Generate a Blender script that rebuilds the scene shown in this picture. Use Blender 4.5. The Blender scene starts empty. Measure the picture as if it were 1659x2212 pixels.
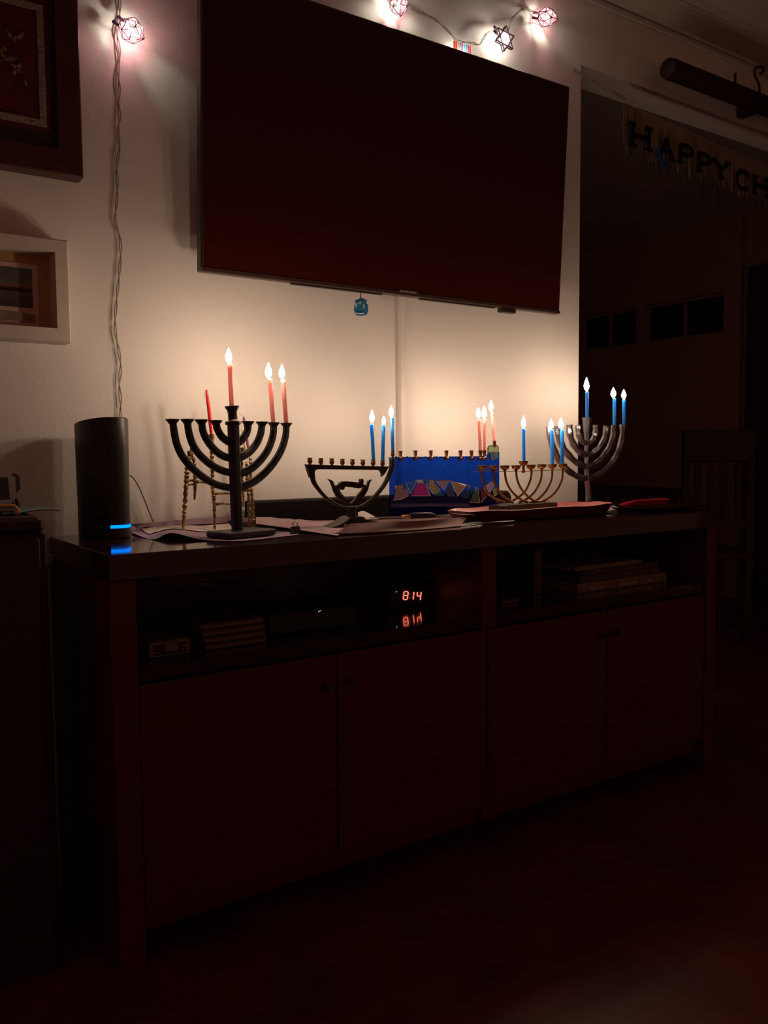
import bpy, math, random
from mathutils import Vector, Matrix
random.seed(7)
# ------------------------------------------------------------------ camera
V = Vector
CP = V((0, -2.05, 1.0)); F = 1850.0; IW, IH = 1659, 2212
CR = V((0.82437563, -0.56599216, -0.00759525)); CU = V((0.04504416, 0.05222006, 0.99761921)); CW = V((0.56424803, 0.82275509, -0.06854358))
cam_d = bpy.data.cameras.new('camera'); cam = bpy.data.objects.new('camera', cam_d)
bpy.context.scene.collection.objects.link(cam)
cam_d.sensor_fit = 'VERTICAL'; cam_d.sensor_height = 36; cam_d.lens = F / IH * 36; cam_d.clip_start = .02
cam.matrix_world = Matrix(((CR.x, CU.x, -CW.x, CP.x), (CR.y, CU.y, -CW.y, CP.y), (CR.z, CU.z, -CW.z, CP.z), (0, 0, 0, 1)))
S = bpy.context.scene; S.camera = cam
# ------------------------------------------------------------------ world, exposure
S.view_settings.view_transform = 'Standard'; S.view_settings.look = 'None'
S.view_settings.exposure = 0; S.view_settings.gamma = 1; S.view_settings.use_curve_mapping = False
w = bpy.data.worlds.new('world'); S.world = w; w.use_nodes = True
w.node_tree.nodes['Background'].inputs[0].default_value = (1.0, 0.36, 0.23, 1)
w.node_tree.nodes['Background'].inputs[1].default_value = 0.085
FLAME = 235.0; FLAME_SMALL = 160.0; FLAME_COL = (1.0, 0.74, 0.53, 1)
BULB = 260.0
col = S.collection
ZT = 0.815                     # table top height
SH = 0.594                     # open shelf height
def rz(px, py): return CW + (px - IW/2)/F*CR - (py - IH/2)/F*CU
def at(px, py, Y):
    d = rz(px, py); return CP + d*((Y - CP.y)/d.y)
def tab(px, py, h=0.0, z=ZT):
    d = rz(px, py); return CP + d*((z + h - CP.z)/d.z)
def far(px, py, dist): return CP + rz(px, py)*dist
class Plane:                    # an upright plane in the room in which a thing stands
    def __init__(s, p0, deg=0):
        a = math.radians(deg); s.p = V(p0); s.t = V((math.cos(a), math.sin(a), 0)); s.n = V((math.sin(a), -math.cos(a), 0))  # n towards camera
    def pt(s, px, py, off=0.0):
        d = rz(px, py); p = s.p + s.n*off; return CP + d*(((p - CP) @ s.n)/(d @ s.n))
    def m(s, px, py): return (s.pt(px, py) - CP) @ CW / F          # metres per pixel
# ------------------------------------------------------------------ materials
def rgb(h): return tuple(((c/255)/12.92 if c/255 <= .04045 else ((c/255+.055)/1.055)**2.4) for c in h)
def mat(name, c, rough=.5, metal=0, var=.12, scale=40, bump=0, bscale=200, spec=.5, sss=0, coat=0, trans=0):
    m = bpy.data.materials.new(name); m.use_nodes = True; nt = m.node_tree; b = nt.nodes['Principled BSDF']
    tc = nt.nodes.new('ShaderNodeTexCoord'); no = nt.nodes.new('ShaderNodeTexNoise')
    no.inputs['Scale'].default_value = scale; no.inputs['Detail'].default_value = 4
    nt.links.new(tc.outputs['Object'], no.inputs['Vector'])
    r = nt.nodes.new('ShaderNodeValToRGB'); r.color_ramp.elements[0].position = .3; r.color_ramp.elements[1].position = .7
    r.color_ramp.elements[0].color = tuple(x*(1-var) for x in c) + (1,); r.color_ramp.elements[1].color = tuple(min(1, x*(1+var)) for x in c) + (1,)
    nt.links.new(no.outputs[0], r.inputs[0]); nt.links.new(r.outputs[0], b.inputs['Base Color'])
    b.inputs['Roughness'].default_value = rough; b.inputs['Metallic'].default_value = metal
    b.inputs['Specular IOR Level'].default_value = spec
    if sss:
        b.inputs['Subsurface Weight'].default_value = sss; b.inputs['Subsurface Scale'].default_value = .022
        b.inputs['Subsurface Radius'].default_value = (1, .8, .8)
    if coat: b.inputs['Coat Weight'].default_value = coat
    if bump:
        n2 = nt.nodes.new('ShaderNodeTexNoise'); n2.inputs['Scale'].default_value = bscale; n2.inputs['Detail'].default_value = 3
        nt.links.new(tc.outputs['Object'], n2.inputs['Vector'])
        bp = nt.nodes.new('ShaderNodeBump'); bp.inputs['Strength'].default_value = bump; bp.inputs['Distance'].default_value = .004
        nt.links.new(n2.outputs[0], bp.inputs['Height']); nt.links.new(bp.outputs[0], b.inputs['Normal'])
    return m
def emis(name, c, s):
    m = bpy.data.materials.new(name); m.use_nodes = True; nt = m.node_tree; nt.nodes.clear()
    e = nt.nodes.new('ShaderNodeEmission'); o = nt.nodes.new('ShaderNodeOutputMaterial')
    e.inputs[0].default_value = tuple(c[:3]) + (1,); e.inputs[1].default_value = s; nt.links.new(e.outputs[0], o.inputs[0]); return m
def tint(name, c, gloss=.06, rough=.08, diff=0, dc=(1, 1, 1)):
    """thin tinted see-through sheet"""
    m = bpy.data.materials.new(name); m.use_nodes = True; nt = m.node_tree; nt.nodes.clear()
    t = nt.nodes.new('ShaderNodeBsdfTransparent'); g = nt.nodes.new('ShaderNodeBsdfGlossy'); o = nt.nodes.new('ShaderNodeOutputMaterial')
    t.inputs[0].default_value = tuple(c) + (1,); g.inputs['Roughness'].default_value = rough
    mx = nt.nodes.new('ShaderNodeMixShader'); mx.inputs[0].default_value = gloss
    last = t.outputs[0]
    if diff:
        d = nt.nodes.new('ShaderNodeBsdfTranslucent'); d2 = nt.nodes.new('ShaderNodeBsdfDiffuse'); d.inputs[0].default_value = d2.inputs[0].default_value = tuple(dc) + (1,)
        a = nt.nodes.new('ShaderNodeMixShader'); a.inputs[0].default_value = .5; nt.links.new(d.outputs[0], a.inputs[1]); nt.links.new(d2.outputs[0], a.inputs[2])
        b = nt.nodes.new('ShaderNodeMixShader'); b.inputs[0].default_value = diff; nt.links.new(last, b.inputs[1]); nt.links.new(a.outputs[0], b.inputs[2]); last = b.outputs[0]
    nt.links.new(last, mx.inputs[1]); nt.links.new(g.outputs[0], mx.inputs[2]); nt.links.new(mx.outputs[0], o.inputs[0]); return m
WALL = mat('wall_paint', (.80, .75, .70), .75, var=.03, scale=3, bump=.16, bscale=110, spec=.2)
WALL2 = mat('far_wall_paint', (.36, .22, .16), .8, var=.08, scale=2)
CEIL = mat('ceiling_paint', (.55, .50, .44), .85, var=.04, scale=2)
MOLD = mat('moulding_paint', (.52, .45, .39), .6, var=.04)
FLOOR = mat('floor_wood', (.13, .015, .010), .45, var=.3, scale=6)
BLACKWOOD = mat('black_laquered_wood', (.11, .010, .008), .42, var=.1, scale=20)
TOPWOOD = mat('glossy_black_wood', (.030, .008, .006), .10, var=.1, scale=30, spec=.6, coat=.3)
TVB = mat('tv_black_plastic', (.05, .02, .016), .35, var=.05)
TVS = mat('tv_screen_glass', (.050, .0045, .0035), .25, var=.02, spec=.25)
BLACKP = mat('black_plastic', (.022, .017, .015), .38, var=.1, scale=90)
BLACKM = mat('matt_black_plastic', (.03, .026, .022), .5, var=.1, scale=90)
CAST = mat('black_cast_metal', (.052, .050, .050), .42, .35, var=.3, scale=70, bump=.25, bscale=160)
BRONZE = mat('aged_bronze', (.30, .19, .085), .33, .95, var=.35, scale=120, bump=.5, bscale=260)
DBRASS = mat('dark_green_brass', (.055, .042, .025), .38, .6, var=.35, scale=80, bump=.2)
CUPB = mat('copper_brown_cup', (.34, .17, .10), .28, .9, var=.2, scale=120)
COPPER = mat('copper', (.50, .25, .17), .26, .95, var=.15, scale=120)
GOLD = mat('antique_gold', (.52, .30, .12), .33, .9, var=.3, scale=100)
SILV = mat('brushed_pewter', (.27, .26, .285), .30, .9, var=.2, scale=50, bump=.4, bscale=60)
PINKW = mat('pink_wax', (1.0, .42, .38), .4, var=.03, scale=60, sss=1)
BLUEW = mat('blue_wax', (.03, .36, .95), .4, var=.06, scale=60, sss=1)
REDW = mat('red_wax', (.72, .02, .03), .25, var=.08, scale=60)
YELW = mat('cream_wax', (.85, .66, .34), .4, var=.05)
PURW = mat('purple_wax', (.26, .06, .22), .35, var=.05)
def waxy(m, c, f):
    nt = m.node_tree; b = nt.nodes['Principled BSDF']; o = nt.nodes['Material Output']; t = nt.nodes.new('ShaderNodeBsdfTranslucent'); t.inputs[0].default_value = tuple(c) + (1,)
    x = nt.nodes.new('ShaderNodeMixShader'); x.inputs[0].default_value = f; nt.links.new(b.outputs[0], x.inputs[1]); nt.links.new(t.outputs[0], x.inputs[2]); nt.links.new(x.outputs[0], o.inputs[0])
waxy(PINKW, (1.0, .60, .56), .55); waxy(BLUEW, (.10, .52, 1.0), .5)
WHITEW = mat('white_wax', (.9, .85, .75), .5)
WICK = mat('charred_wick', (.05, .03, .02), .9)
WICKW = mat('cotton_wick', (.5, .42, .38), .9)
FLM = emis('candle_flame', FLAME_COL, FLAME); FLMS = emis('small_candle_flame', FLAME_COL, FLAME_SMALL)
BLUEGL = tint('blue_glass', (.05, .255, .82), .05, .06, .08, (.0, .035, .30))
CLEARGL = tint('green_clear_glass', (.70, .78, .50), .22, .12, .2, (.75, .8, .5))
PAPER = mat('lavender_paper', (.44, .30, .36), .8, var=.12, scale=14)
PAPERW = mat('white_paper', (.80, .72, .66), .8, var=.05, scale=20)
PINKP = mat('pink_ceramic', (.80, .30, .27), .3, var=.06, coat=.2)
REDP = mat('red_plastic', (.62, .03, .06), .35, var=.08)
REDF = mat('red_lacquer_frame', (.062, .009, .009), .35, var=.2, scale=14)
WHITEF = mat('white_frame_paint', (.66, .59, .52), .55, var=.05)
STEEL = mat('steel', (.6, .56, .52), .25, 1)
BRASS = mat('brass', (.8, .5, .14), .2, 1)
WIRE = mat('braided_wire', (.34, .29, .24), .5)
PURP = mat('purple_plastic', (.10, .03, .08), .4)
BULBM = emis('fairy_bulb', (1.0, .90, .76), BULB)
# ------------------------------------------------------------------ mesh building
class MB:
    def __init__(s): s.v = []; s.f = []
    def add(s, vs, fs):
        b = len(s.v); s.v += [V(v) for v in vs]; s.f += [tuple(i + b for i in f) for f in fs]; return s
    def box(s, lo, hi, M=None):
        x0, y0, z0 = lo; x1, y1, z1 = hi
        vs = [V(p) for p in ((x0,y0,z0),(x1,y0,z0),(x1,y1,z0),(x0,y1,z0),(x0,y0,z1),(x1,y0,z1),(x1,y1,z1),(x0,y1,z1))]
        if M: vs = [M @ v for v in vs]
        return s.add(vs, [(0,3,2,1),(4,5,6,7),(0,1,5,4),(1,2,6,5),(2,3,7,6),(3,0,4,7)])
    def bbox(s, lo, hi, b=.003, M=None):      # box with chamfered vertical and horizontal edges
        x0, y0, z0 = lo; x1, y1, z1 = hi; rings = []
        def ring(z, i):
            return [V(p + (z,)) for p in ((x0+i+b,y0+i),(x1-i-b,y0+i),(x1-i,y0+i+b),(x1-i,y1-i-b),(x1-i-b,y1-i),(x0+i+b,y1-i),(x0+i,y1-i-b),(x0+i,y0+i+b))]
        rs = [ring(z0, b), ring(z0+b, 0), ring(z1-b, 0), ring(z1, b)]
        vs = [v for r in rs for v in r]
        if M: vs = [M @ v for v in vs]
        fs = [tuple(range(7, -1, -1)), tuple(range(24, 32))]
        for k in range(3):
            for i in range(8): j = (i+1) % 8; fs.append((k*8+i, k*8+j, k*8+8+j, k*8+8+i))
        return s.add(vs, fs)
    def tube(s, pts, r, n=10, ref=None, ro=None, ph=0.0, cap=True):
        pts = [V(p) for p in pts]; N = len(pts)
        rr = r if isinstance(r, (list, tuple)) else [r]*N
        rq = ro if isinstance(ro, (list, tuple)) else ([ro]*N if ro else rr)
        if len(rr) != N: rr = resamp(rr, N)
        if len(rq) != N: rq = resamp(rq, N)
        T = [(pts[min(i+1, N-1)] - pts[max(i-1, 0)]).normalized() for i in range(N)]
        if ref is None:
            a = V((0,0,1)) if abs(T[0].z) < .9 else V((1,0,0)); nn = (a - T[0]*(a @ T[0])).normalized()
        vs = []
        for i in range(N):
            if ref is not None: nn = V(ref); nn = (nn - T[i]*(nn @ T[i])).normalized()
            else: nn = (nn - T[i]*(nn @ T[i])).normalized()
            B = T[i].cross(nn)
            for k in range(n):
                a = 2*math.pi*(k+ph)/n; vs.append(pts[i] + B*(rr[i]*math.cos(a)) + nn*(rq[i]*math.sin(a)))
        fs = []
        for i in range(N-1):
            for k in range(n): j = (k+1) % n; fs.append((i*n+k, i*n+j, (i+1)*n+j, (i+1)*n+k))
        if cap: fs += [tuple(range(n-1, -1, -1)), tuple(range((N-1)*n, N*n))]
        return s.add(vs, fs)
    def lathe(s, prof, c=(0,0,0), n=16, up=(0,0,1), sq=None):
        up = V(up).normalized(); a = V((1,0,0)) if abs(up.x) < .9 else V((0,1,0)); e1 = (a - up*(a @ up)).normalized(); e2 = up.cross(e1); c = V(c)
        vs = []
        for r, z in prof:
            for k in range(n):
                t = 2*math.pi*(k + .5)/n; vs.append(c + up*z + e1*(r*math.cos(t)) + e2*(r*math.sin(t)))
        fs = []
        for i in range(len(prof)-1):
            for k in range(n): j = (k+1) % n; fs.append((i*n+k, i*n+j, (i+1)*n+j, (i+1)*n+k))
        fs += [tuple(range(n-1, -1, -1)), tuple(range((len(prof)-1)*n, len(prof)*n))]
        return s.add(vs, fs)
    def prism(s, poly, vec):
        poly = [V(p) for p in poly]; n = len(poly); vec = V(vec)
        vs = poly + [p + vec for p in poly]
        return s.add(vs, [tuple(range(n-1, -1, -1)), tuple(range(n, 2*n))] + [(i, (i+1) % n, n+(i+1) % n, n+i) for i in range(n)])
    def grid(s, rows):
        R, C = len(rows), len(rows[0]); vs = [p for r in rows for p in r]
        return s.add(vs, [(i*C+j, i*C+j+1, (i+1)*C+j+1, (i+1)*C+j) for i in range(R-1) for j in range(C-1)])
    def build(s, name, m, parent=None, smooth=False, loc=None, fix=True):
        o0 = ORG.get(parent.name, V((0,0,0))) if parent else (V(loc) if loc is not None else V((0,0,0)))
        me = bpy.data.meshes.new(name); me.from_pydata([tuple(v - o0) for v in s.v], [], s.f); me.update()
        if fix:
            import bmesh
            bm = bmesh.new(); bm.from_mesh(me); bmesh.ops.recalc_face_normals(bm, faces=bm.faces); bm.to_mesh(me); bm.free()
        if smooth:
            me.polygons.foreach_set('use_smooth', [True]*len(me.polygons))
            try: me.set_sharp_from_angle(angle=math.radians(40))
            except Exception: pass
        me.materials.append(m)
        o = bpy.data.objects.new(name, me); col.objects.link(o)
        if parent: o.parent = parent; ORG[o.name] = o0
        else: o.location = o0; ORG[o.name] = o0
        return o
ORG = {}
def resamp(r, N):
    out = []
    for i in range(N):
        t = i*(len(r)-1)/(N-1); k = min(int(t), len(r)-2); u = t-k; out.append(r[k]*(1-u) + r[k+1]*u)
    return out
def cat(P, n=5):
    """Catmull-Rom through the points (numbers or vectors)"""
    out = []; L = len(P)
    for i in range(L-1):
        p0 = P[i-1] if i else P[0]*2 - P[1]; p1 = P[i]; p2 = P[i+1]; p3 = P[i+2] if i+2 < L else P[-1]*2 - P[-2]
        for k in range(n):
            t = k/n; out.append((p1*2 + (p2-p0)*t + (p0*2-p1*5+p2*4-p3)*(t*t) + (p1*3-p0-p2*3+p3)*(t*t*t))*.5)
    out.append(P[-1]); return out
def tag(o, label=None, cat=None, group=None, kind=None):
    if label: o['label'] = label
    if cat: o['category'] = cat
    if group: o['group'] = group
    if kind: o['kind'] = kind
    return o
def thing(name, loc, label, cat, group=None):
    o = bpy.data.objects.new(name, None); o.empty_display_size = .02; col.objects.link(o); o.location = V(loc); ORG[o.name] = V(loc)
    return tag(o, label, cat, group)
def struct(name, mb, m, parent=None, smooth=False):
    o = mb.build(name, m, parent, smooth)
    if not parent: o['kind'] = 'structure'
    return o
def hump(z, p): return z
# ================================================================== SETTING
XE = 2.214; ZH = 2.283; ZC = 2.556; TW = .13
struct('wall_back', MB().box((-1.6, 0, 0), (XE, TW, ZC)), WALL)
struct('wall_header', MB().box((XE, 0, ZH), (5.2, TW, ZC)), WALL)
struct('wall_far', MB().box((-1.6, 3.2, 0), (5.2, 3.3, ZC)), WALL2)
struct('floor', MB().box((-1.6, -4, -.05), (5.3, 3.3, 0)), FLOOR)
struct('ceiling', MB().box((-1.6, -2.6, ZC), (5.3, 3.3, ZC+.08)), CEIL)
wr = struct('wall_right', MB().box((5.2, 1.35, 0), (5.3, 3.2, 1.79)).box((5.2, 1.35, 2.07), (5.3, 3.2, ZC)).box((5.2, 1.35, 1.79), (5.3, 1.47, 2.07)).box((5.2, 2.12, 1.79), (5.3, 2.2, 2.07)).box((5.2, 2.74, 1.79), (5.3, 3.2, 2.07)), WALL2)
PANE = mat('night_window_pane', (.012, .006, .006), .15)
for i, (a, b) in enumerate(((1.47, 2.12), (2.2, 2.74))):
    t = struct('window_%d' % (i+1), MB().box((5.235, a, 1.79), (5.265, a+.02, 2.07)).box((5.235, b-.02, 1.79), (5.265, b, 2.07)).box((5.235, a+.02, 1.79), (5.265, b-.02, 1.81)).box((5.235, a+.02, 2.05), (5.265, b-.02, 2.07)), WALL2)
    mid = (a+b)/2
    MB().box((5.23, mid-.012, 1.81), (5.27, mid+.012, 2.05)).build('mullion', WALL2, t)
    for c, d in ((a+.02, mid-.012), (mid+.012, b-.02)): MB().box((5.245, c, 1.81), (5.255, d, 2.05)).build('pane', PANE, t)
DOORWAYM = mat('doorway_dark', (.05, .02, .014), .5)  # added panelled door; its dark colour stands in for the unlit open doorway
d1 = struct('doorway_fill', MB().box((5.2, .35, 0), (5.25, 1.3, 2.2)), DOORWAYM)
for z0, z1 in ((.2, 1.0), (1.15, 2.05)):
    for y0, y1 in ((.45, .79), (.87, 1.2)): MB().bbox((5.188, y0, z0), (5.2, y1, z1), .004).build('fill_panel', DOORWAYM, d1)
MB().lathe([(.004,0),(.012,.01),(.026,.03),(.026,.05),(.012,.06)], (5.2, .42, 1.02), 14, (-1,0,0)).build('fill_handle', STEEL, d1, True)
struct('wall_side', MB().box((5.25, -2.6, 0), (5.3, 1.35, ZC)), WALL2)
# crown moulding with the steps of its profile, along wall and header
cr = [(0, 2.497), (-.006, 2.490), (-.014, 2.492), (-.017, 2.503), (-.012, 2.508), (-.018, 2.512), (-.040, 2.516), (-.062, 2.526), (-.082, 2.540), (-.092, 2.540), (-.098, 2.546), (-.108, 2.548), (-.108, ZC), (0, ZC)]
struct('trim_1', MB().prism([V((-1.6, y, z)) for y, z in cr], (6.8, 0, 0)), MOLD)
struct('trim_2', MB().prism([V((-1.6, y, z)) for y, z in ((-.108, ZC-.004), (-.135, ZC-.004), (-.14, ZC), (-.108, ZC))], (6.8, 0, 0)), MOLD)
struct('baseboard_back', MB().box((-1.6, -.014, 0), (XE, 0, .1)), MOLD)
# ================================================================== TELEVISION
tv = thing('television', (1.43, -.08, 1.439), 'large black flat television hung tilted on the pale wall', 'television')
a = math.radians(3.2); TM = Matrix.Translation((0, -.08, 1.439)) @ Matrix.Rotation(a, 4, 'X')
X0, X1, HT = .824, 2.038, .694
MB().bbox((X0, 0, 0), (X1, .028, HT), .003, TM).build('casing', TVB, tv)
MB().bbox((X0+.18, .028, .06), (X1-.18, .042, HT-.15), .004, TM).build('back_cover', TVB, tv)
MB().box((X0+.009, -.0015, .013), (X1-.009, .0015, HT-.009), TM).build('screen', TVS, tv)
MB().box((X0, -.003, .002), (X1, .004, .010), TM).build('lower_bezel', TVB, tv)
MB().box((1.32, .042, .2), (1.52, .09, .45), TM).build('wall_bracket', BLACKP, tv)
px = at(1100, 674, -.08); MB().bbox((px.x-.03, .0, -.014), (px.x+.03, .022, .001), .002, TM).build('sensor', BLACKP, tv)
for q in (650, 925): 
    x = at(q, 620, -.08).x; MB().box((x-.02, .006, -.004), (x+.26, .02, .001), TM).build('vent_strip', BLACKP, tv)
def text(body, size, M, m, name, parent, depth=.0006):
    cu = bpy.data.curves.new(name, 'FONT'); cu.body = body; cu.size = size; cu.extrude = depth; cu.align_x = 'CENTER'; cu.align_y = 'CENTER'
    o = bpy.data.objects.new('tmp', cu); col.objects.link(o); bpy.context.view_layer.update()
    me = bpy.data.meshes.new_from_object(o.evaluated_get(bpy.context.evaluated_depsgraph_get())); bpy.data.objects.remove(o)
    o0 = ORG[parent.name]; me.transform(Matrix.Translation(-o0) @ M); me.materials.clear(); me.materials.append(m); me.name = name
    r = bpy.data.objects.new(name, me); col.objects.link(r); r.parent = parent; return r
px = at(880, 631, -.08)
text('SAMSUNG', .0085, TM @ Matrix.Translation((px.x, -.0035, px.z-1.439)) @ Matrix.Rotation(math.pi/2, 4, 'X') @ Matrix.Diagonal((1.5, 1, 1, 1)), mat('grey_print', (.45, .38, .36), .5), 'lettering', tv)
# cord cover below the television
c0 = at(862, 640, 0); c1 = at(869, 1075, 0); cx = (c0.x+c1.x)/2
cc = thing('cord_cover', (cx, 0, ZT), 'slim white plastic cord cover running up wall under television', 'cord cover')
MB().prism([V((cx+x, y, ZT+.002)) for x, y in ((-.011, 0), (-.0095, -.012), (-.007, -.014), (.007, -.014), (.0095, -.012), (.011, 0))], (0, 0, 1.55-ZT)).build('channel', WALL, cc)
MB().prism([V((cx+x, y, ZT+.002)) for x, y in ((-.0135, 0), (-.0135, -.003), (.0135, -.003), (.0135, 0))], (0, 0, 1.55-ZT)).build('backing', WALL, cc)
# hanging blue charm
P = Plane(at(778, 640, -.07)); k = P.m(778, 665)
ch = thing('hanging_charm', P.pt(778, 684), 'blue glazed paw-shaped charm hanging on black cord under television', 'ornament')
BLG = mat('turquoise_glaze', (.02, .20, .36), .15, coat=.6, var=.25, scale=200); PALE = mat('pale_glaze', (.5, .66, .78), .3)
out = []
for x, y in [(764,672),(765,660),(767,655),(766,648),(772,647),(776,644),(780,644),(785,647),(790,649),(789,655),(792,660),(793,670),(790,680),(784,682),(778,683),(770,682)]: out.append(P.pt(x, y))
out = [out[(i) % len(out)] for i in range(len(out))]
m = MB(); m.prism(out, P.n*.006)
cen = sum(out, V())/len(out); m.prism([cen + (p-cen)*.86 + P.n*.006 for p in out], P.n*.002)
m.build('charm_body', BLG, ch, True)
for pp in ([(770,663),(769,658),(771,655)], [(775,656),(778,651),(780,655)], [(785,657),(787,661),(785,666)]):
    MB().tube([P.pt(x, y, .009) for x, y in pp], k*1.4, 6).build('toe_mark', PALE, ch)
MB().tube([P.pt(771, 676, .009), P.pt(779, 677, .009), P.pt(787, 676, .009)], [k*1.2, k*1.8, k*1.2], 8).build('bar_mark', PALE, ch)
MB().tube([P.pt(779, 632, .004), P.pt(779, 646, .004), P.pt(781, 650, .008), P.pt(776, 652, .008)], k*1.1, 6).build('cord', BLACKP, ch)
# ================================================================== FRAMED PICTURES
def frame(P, outer, w, d, name, m, th):
    """four mitred frame bars around the outer rectangle x0,z0,x1,z1, standing d off the wall"""
    x0, z0, x1, z1 = outer; O = [(x0, z0), (x1, z0), (x1, z1), (x0, z1)]; I = [(x0+w, z0+w), (x1-w, z0+w), (x1-w, z1-w), (x0+w, z1-w)]
    e = .003; Oe = [(x0+e, z0+e), (x1-e, z0+e), (x1-e, z1-e), (x0+e, z1-e)]
    for k in range(4):
        j = (k+1) % 4; q = lambda p, y: V((p[0], y, p[1]))
        vs = [q(O[k], 0), q(O[j], 0), q(O[j], -d+e), q(O[k], -d+e), q(Oe[k], -d), q(Oe[j], -d), q(I[j], -d), q(I[k], -d), q(I[j], 0), q(I[k], 0)]
        MB().add(vs, [(0,1,2,3), (3,2,5,4), (4,5,6,7), (7,6,8,9), (9,8,1,0), (0,3,4,7,9), (1,8,6,5,2)]).build(name, m, th)
b = at(181, 384, -.045); r0 = at(172, 0, -.045)
bx, bz = b.x, b.z
pf = thing('framed_picture', (bx-.35, 0, bz), 'large picture in dark red frame high on the left wall', 'picture')
frame(None, (bx-.62, bz, bx, bz+.80), .052, .045, 'frame_bar', REDF, pf)
MATG = mat('grey_green_mat', (.05, .035, .024), .8, var=.2); REDC = mat('red_cloth', (.105, .005, .010), .9, var=.35, scale=30); SILK = mat('silver_braid', (.30, .24, .20), .5, .2, var=.6, scale=260)
MB().box((bx-.58, -.03, bz+.04), (bx-.04, -.026, bz+.77)).build('mat_board', MATG, pf)
cx1 = at(110, 270, -.03).x; cz0 = at(60, 279, -.03).z; bR = at(101.5, 270, -.037).x; bT = at(86, 10, -.037).z; bB = at(100, 275, -.037).z
MB().box((bx-.5, -.034, cz0), (cx1, -.030, bT+.02)).build('cloth', REDC, pf)
for i, (lo, hi) in enumerate((((bx-.49, -.037, bB), (bR, -.034, bB+.014)), ((bR-.014, -.037, bB+.014), (bR, -.034, bT-.014)), ((bx-.49, -.037, bT-.014), (bR, -.034, bT)))):
    MB().box(lo, hi).build('woven_border', SILK, pf)
EMB = mat('pale_embroidery', (.22, .12, .08), .8, var=.5, scale=150)
def leafs(spec, m, name):
    for px_, py_, ang, L, wd in spec:
        p = at(px_, py_, -.036); d = V((math.cos(ang), 0, math.sin(ang))); q = V((-d.z, 0, d.x))
        MB().prism([p, p+d*L*.4+q*wd, p+d*L, p+d*L*.5-q*wd], (0, -.0015, 0)).build(name, m, pf)
leafs([(30,90,2.2,.03,.004),(33,90,.9,.035,.005),(32,92,1.5,.015,.006),(10,130,.4,.03,.006),(14,128,2.2,.025,.006),(20,135,-.6,.03,.005),(35,150,.9,.02,.005),(60,190,2,.02,.003),(28,165,1.2,.02,.004),(8,118,1.5,.02,.005)], EMB, 'embroidered_leaf')
q0 = at(145, 519, -.062); q1 = at(157, 740, -.062)
sx, sz0, sz1 = (q0.x+q1.x)/2, q1.z, q0.z
sf = thing('shadow_box_frame', (sx-.2, 0, sz0), 'small white deep frame with a sunset photograph on left wall', 'picture')
frame(None, (sx-.36, sz0, sx, sz1), .029, .062, 'frame_bar', WHITEF, sf)
MB().box((sx-.345, -.006, sz0+.015), (sx-.015, -.002, sz1-.015)).build('backing_board', mat('tan_board', (.62, .36, .16), .8), sf)
CARD = mat('pale_card', (.78, .60, .55), .7, var=.04)
cz_0, cz_1 = at(60, 705, -.008).z, at(60, 571, -.008).z
cxr = at(82, 640, -.008).x
MB().box((sx-.30, -.010, cz_0), (cxr, -.006, cz_1)).build('photo_card', CARD, sf)
# sunset photograph: flat print
pm = bpy.data.materials.new('sunset_print'); pm.use_nodes = True; nt = pm.node_tree; bs = nt.nodes['Principled BSDF']; bs.inputs['Roughness'].default_value = .4
tc = nt.nodes.new('ShaderNodeTexCoord'); sp = nt.nodes.new('ShaderNodeSeparateXYZ'); rp = nt.nodes.new('ShaderNodeValToRGB'); nz = nt.nodes.new('ShaderNodeTexNoise'); nz.inputs['Scale'].default_value = 9
ad = nt.nodes.new('ShaderNodeMath'); ad.operation = 'MULTIPLY_ADD'; ad.inputs[1].default_value = .05
nt.links.new(tc.outputs['Generated'], sp.inputs[0]); nt.links.new(tc.outputs['Generated'], nz.inputs['Vector']); nt.links.new(nz.outputs[0], ad.inputs[0]); nt.links.new(sp.outputs['Z'], ad.inputs[2]); nt.links.new(ad.outputs[0], rp.inputs[0]); nt.links.new(rp.outputs[0], bs.inputs['Base Color'])
e = rp.color_ramp.elements; e[0].position = 0; e[0].color = (.05, .05, .04, 1); e[1].position = 1; e[1].color = (.10, .13, .12, 1)
for p_, c_ in ((.40, (.13, .11, .09, 1)), (.44, (.02, .008, .006, 1)), (.50, (.02, .008, .006, 1)), (.54, (.34, .12, .06, 1)), (.62, (.17, .16, .14, 1))):
    n_ = e.new(p_); n_.color = c_
pz0, pz1, pxr = at(60, 665, -.011).z, at(60, 581, -.011).z, at(69.5, 620, -.011).x
MB().box((sx-.27, -.012, pz0), (pxr, -.010, pz1)).build('photograph', pm, sf)
rb = [at(x, y, -.014) for x, y in ((-40, 673), (0, 670), (40, 674), (80, 681), (74, 688), (79, 696), (55, 696), (30, 692), (0, 690), (-40, 692))]
MB().prism(rb, (0, -.001, 0)).build('ribbon_banner', mat('tan_ribbon', (.30, .20, .14), .7, var=.25, scale=60), sf)
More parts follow.
